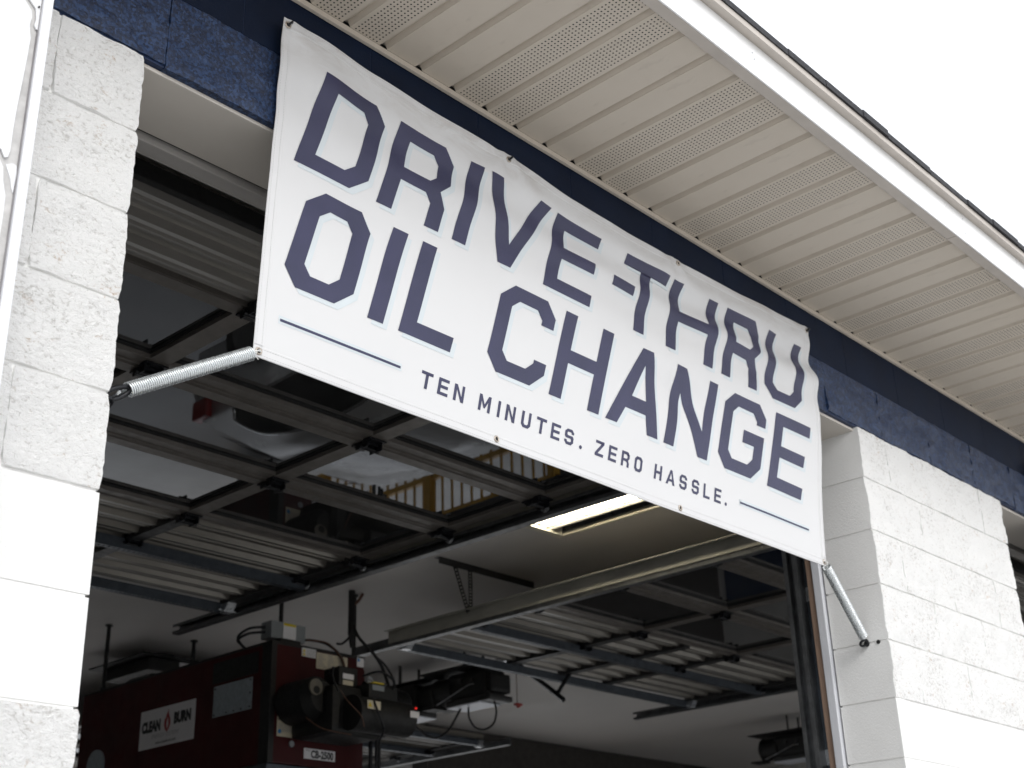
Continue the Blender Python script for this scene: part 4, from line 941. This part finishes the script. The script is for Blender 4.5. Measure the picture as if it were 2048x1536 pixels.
# conduit drop and slack cables right of the furnace
cd = thing('cable_bundle', 'black cable drop from the ceiling looping down behind the burner', 'cable', (4.16,4.1,.42))
part('conduit', MB().tube([(4.16,4.10,.42),(4.16,4.10,.14)], [.021,.021], 10).tube([(4.16,4.10,.14),(4.165,4.10,.06)], [.019,.010], 10), M['black_paint'], cd)
part('cable', MB().tube(bez([(4.165,4.09,.20),(4.20,4.07,.12),(4.30,4.05,.035),(4.37,4.04,-.05),(4.40,4.02,-.16),(4.395,4.0,-.25)],10), .0105, 7), M['black_paint'], cd)
part('cable', MB().tube(bez([(4.33,4.06,.02),(4.42,4.08,-.01),(4.505,4.10,-.07),(4.53,4.10,-.13),(4.51,4.10,-.19)],10), .0075, 7), M['black_paint'], cd)
part('cable', MB().tube(bez([(4.155,4.09,.24),(4.13,4.07,.13),(4.05,4.05,.06),(3.99,4.03,.045)],10), .0075, 7), M['black_paint'], cd)
part('stub', MB().tube(bez([(4.17,4.10,.33),(4.21,4.10,.36),(4.25,4.10,.415)],6), .010, 7), M['brown_cable'], cd)

# ------------------------------------------------------------------ trolley openers
def make_opener(base, label, rot=0):
    o = thing('door_opener', label, 'door opener', base, 'garage door openers hung from the ceiling', rot)
    bx, by, bz = base; Q = lambda x, y, z: (bx+x, by+y, bz+z)
    def cb_(x0,x1,y0,y1,z0,z1,c=.01): return MB().cbox(bx+x0,bx+x1,by+y0,by+y1,bz+z0,bz+z1,c)
    body = part('motor_housing', cb_(-.11,.12,-.15,.24,-.10,.10,.04), M['black_paint'], o)
    part('motor', MB().tube([Q(-.02,.20,-.01),Q(-.02,.40,-.01)], [.105,.100], 20).tube([Q(-.02,.40,-.01),Q(-.02,.43,-.01)], [.100,.06], 20), M['black_paint'], o)
    part('motor_rim', MB().tube([Q(-.02,.385,-.01),Q(-.02,.395,-.01)], .110, 20), M['dark_stile'], o)
    part('front_cap', cb_(-.10,.11,-.205,-.145,-.085,.06,.03), M['black_paint'], o)
    part('top_plate', cb_(-.20,.10,-.16,.46,.115,.124,.003), M['black_paint'], o)
    part('light_tray', cb_(-.125,.125,-.205,.245,-.142,-.098,.015), M['dark_stile'], o)
    part('light_lens', cb_(-.120,.10,-.10,.24,-.150,-.1425,.002), M['lens_white'], o)
    part('gear_knob', MB().disc(Q(-.122,.10,.03), .020, .016, 'x', 10), M['dark_stile'], o); part('gear_knob', MB().disc(Q(-.122,-.02,.02), .014, .016, 'x', 10), M['dark_stile'], o)
    part('hang_strap', MB().box(bx-.13,bx-.10,by+.05,by+.053,bz+.12,cz-.001).box(bx+.07,bx+.10,by+.05,by+.053,bz+.12,cz-.001), M['dark_stile'], o)
    part('side_wire', MB().tube(bez([Q(-.128,.33,-.11),Q(-.135,.18,-.07),Q(-.122,.02,-.015),Q(-.115,-.04,-.01)],8), .004, 6), M['galv'], o)
    part('rear_strap', cb_(-.12,.02,.37,.50,-.128,-.112,.004), M['black_paint'], o)
    rl = MB().box(bx-.028,bx+.028,by-4.02,by-.18,bz+.130,bz+.150).box(bx-.028,bx-.024,by-4.02,by-.18,bz+.150,bz+.185).box(bx+.024,bx+.028,by-4.02,by-.18,bz+.150,bz+.185)
    part('drive_rail', rl, M['galv'], o)
    part('trolley', cb_(-.035,.035,-.44,-.30,.085,.129,.006), M['black_steel'], o)
    arm = bez([Q(.01,-.36,.10),Q(.01,-.46,.02),Q(.01,-.64,-.115),Q(.01,-.785,-.228)],6)
    part('door_arm', MB().tube(arm, .019, 4), M['black_steel'], o)
    part('door_arm', MB().tube(bez([Q(.01,-.67,-.145),Q(.01,-.73,-.165),Q(.01,-.775,-.125),Q(.01,-.885,-.02)],6), .017, 4), M['black_steel'], o)
    part('release_cord', MB().tube([Q(-.01,-.365,.085),Q(-.01,-.365,-.185)], .0032, 6), M['brown_cable'], o)
    part('release_handle', MB().cbox(bx-.03,bx+.03,by-.383,by-.347,bz-.205,bz-.186,.006).cbox(bx-.012,bx+.012,by-.375,by-.355,bz-.218,bz-.190,.005), M['red_plastic'], o)
    return o
op1 = make_opener((5.90,4.66,.145), 'black door opener with white lens, red release cord and bent arm in the middle')
op2 = copy_tree(op1); op2.location = (5.93,5.52,.155+H); op2.rotation_euler = (0,0,math.pi)
tag(op2, 'black door opener half hidden behind the furnace burner')
op3 = copy_tree(op1); op3.location = (10.25,4.62,.145+H)
tag(op3, 'black door opener cut off at the bottom edge, near the right jamb')
lc_ = thing('opener_cable', 'dark slack cable loop hanging below the middle door opener', 'cable', (5.9,4.8,0))
part('cable', MB().tube(bez([(5.86,4.83,-.003),(5.87,4.90,-.07),(5.88,4.98,-.135),(5.89,5.10,-.170),(5.90,5.22,-.145),(5.91,5.34,-.07),(5.92,5.44,.0)],8), .0085, 7), M['black_paint'], lc_)
part('cable', MB().tube(bez([(5.87,4.76,-.004),(5.87,4.755,-.08),(5.875,4.70,-.155),(5.88,4.61,-.182),(5.885,4.525,-.15),(5.88,4.49,-.07),(5.87,4.50,.0)],8), .0075, 7), M['black_paint'], lc_)

# ------------------------------------------------------------------ things below the frame that show in the overhead glass
car = thing('parked_car', 'silver hatchback parked in the right bay, seen reflected in the door glass', 'car', (5.75,5.0,-H))
bm = bmesh.new()
prof = [(-2.15,.32),(-2.18,.62),(-2.05,.80),(-1.15,.93),(-.35,1.38),(.55,1.46),(1.45,1.36),(2.02,1.00),(2.14,.72),(2.10,.32)]
rows = []
for wx, kz, ky in ((-.84,.92,.965),(-.90,.62,1.0),(-.84,1.0,.985),(-.66,1.0,1.0),(0,1.015,1.015),(.66,1.0,1.0),(.84,1.0,.985),(.90,.62,1.0),(.84,.92,.965)): rows.append((wx,kz,ky))
def carx(sx_, y, z):
    tuck = max(0, z-.90)*.42; return 5.75+sx_*(.89-tuck)
mb = MB(); ys = [-1.0,-.55,0,.55,1.0]; vs = []; n = len(prof)
for s_ in ys:
    for y, z in prof:
        zz = z+.02*(1-abs(s_)) if z > .7 else z
        vs.append((carx(s_, y, z), 5.0+y*(1-.03*abs(s_)**3), zz-H))
fs = [(i*n+k, i*n+(k+1)%n, (i+1)*n+(k+1)%n, (i+1)*n+k) for i in range(4) for k in range(n)] + [tuple(range(n)), tuple(4*n+k for k in range(n))]
part('body', mb.add(vs, fs, True), M['car_paint'], car)
for s_ in (-1, 1):
    win = bez([(-.80,.955,0),(-.22,1.31,0),(.50,1.385,0),(1.15,1.31,0),(1.50,1.13,0),(1.52,1.04,0),(1.40,.985,0),(.30,.955,0),(-.80,.955,0)], 5)[:-1]
    q = [(carx(s_, p_.x, p_.y)+s_*.006, 5.0+p_.x, p_.y-H) for p_ in win]; cwn = part('side_window', MB().add(q, [tuple(range(len(q)))]), M['car_glass'], car)
    part('window_trim', MB().tube([(a_+s_*.004, b_, c_) for a_, b_, c_ in q+[q[0]]], .017, 6, False), M['chrome'], cwn)
    part('tail_light', MB().cbox(5.75+s_*.86-.05,5.75+s_*.86+.05,6.84,7.06,.80-H,.98-H,.02), M['tail'], car)
    part('door_handle', MB().cbox(5.75+s_*.905-.015,5.75+s_*.905+.015,5.35,5.55,.84-H,.87-H,.008), M['chrome'], car)
    for yy in (-1.32, 1.30):
        w_ = part('wheel', MB().disc((5.75+s_*.80-.1,5.0+yy,.33-H), .33, .2, 'x', 24), M['tyre'], car)
        part('rim', MB().disc((5.75+s_*.905-.01,5.0+yy,.33-H), .22, .02, 'x', 20), M['chrome'], w_)
part('rear_window', MB().add([(5.15,6.52,1.345-H),(6.35,6.52,1.345-H),(6.45,6.95,1.075-H),(5.05,6.95,1.075-H)], [(0,1,2,3)]), M['car_glass'], car)
part('windscreen', MB().add([(5.15,4.62,1.365-H),(6.35,4.62,1.365-H),(6.5,3.90,.955-H),(5.0,3.90,.955-H)], [(0,1,2,3)]), M['car_glass'], car)
rl = thing('yellow_railing', 'yellow steel railing by the rear doors, seen reflected in the door glass', 'railing', (8.0,8.0,-H))
for z_ in (.10,.60,1.05): part('rail', MB().cbox(7.97,8.03,5.6,12.5,z_-H,z_+.06-H,.005), M['yellow_rail'], rl)
for yy in (5.6,7.3,9.0,10.7,12.4): part('post', MB().cbox(7.955,8.045,yy,yy+.09,-H,1.15-H,.005), M['yellow_rail'], rl)
yy = 5.75
while yy < 12.4:
    part('baluster', MB().box(7.99,8.01,yy,yy+.02,.16-H,1.05-H), M['yellow_rail'], rl); yy += .14
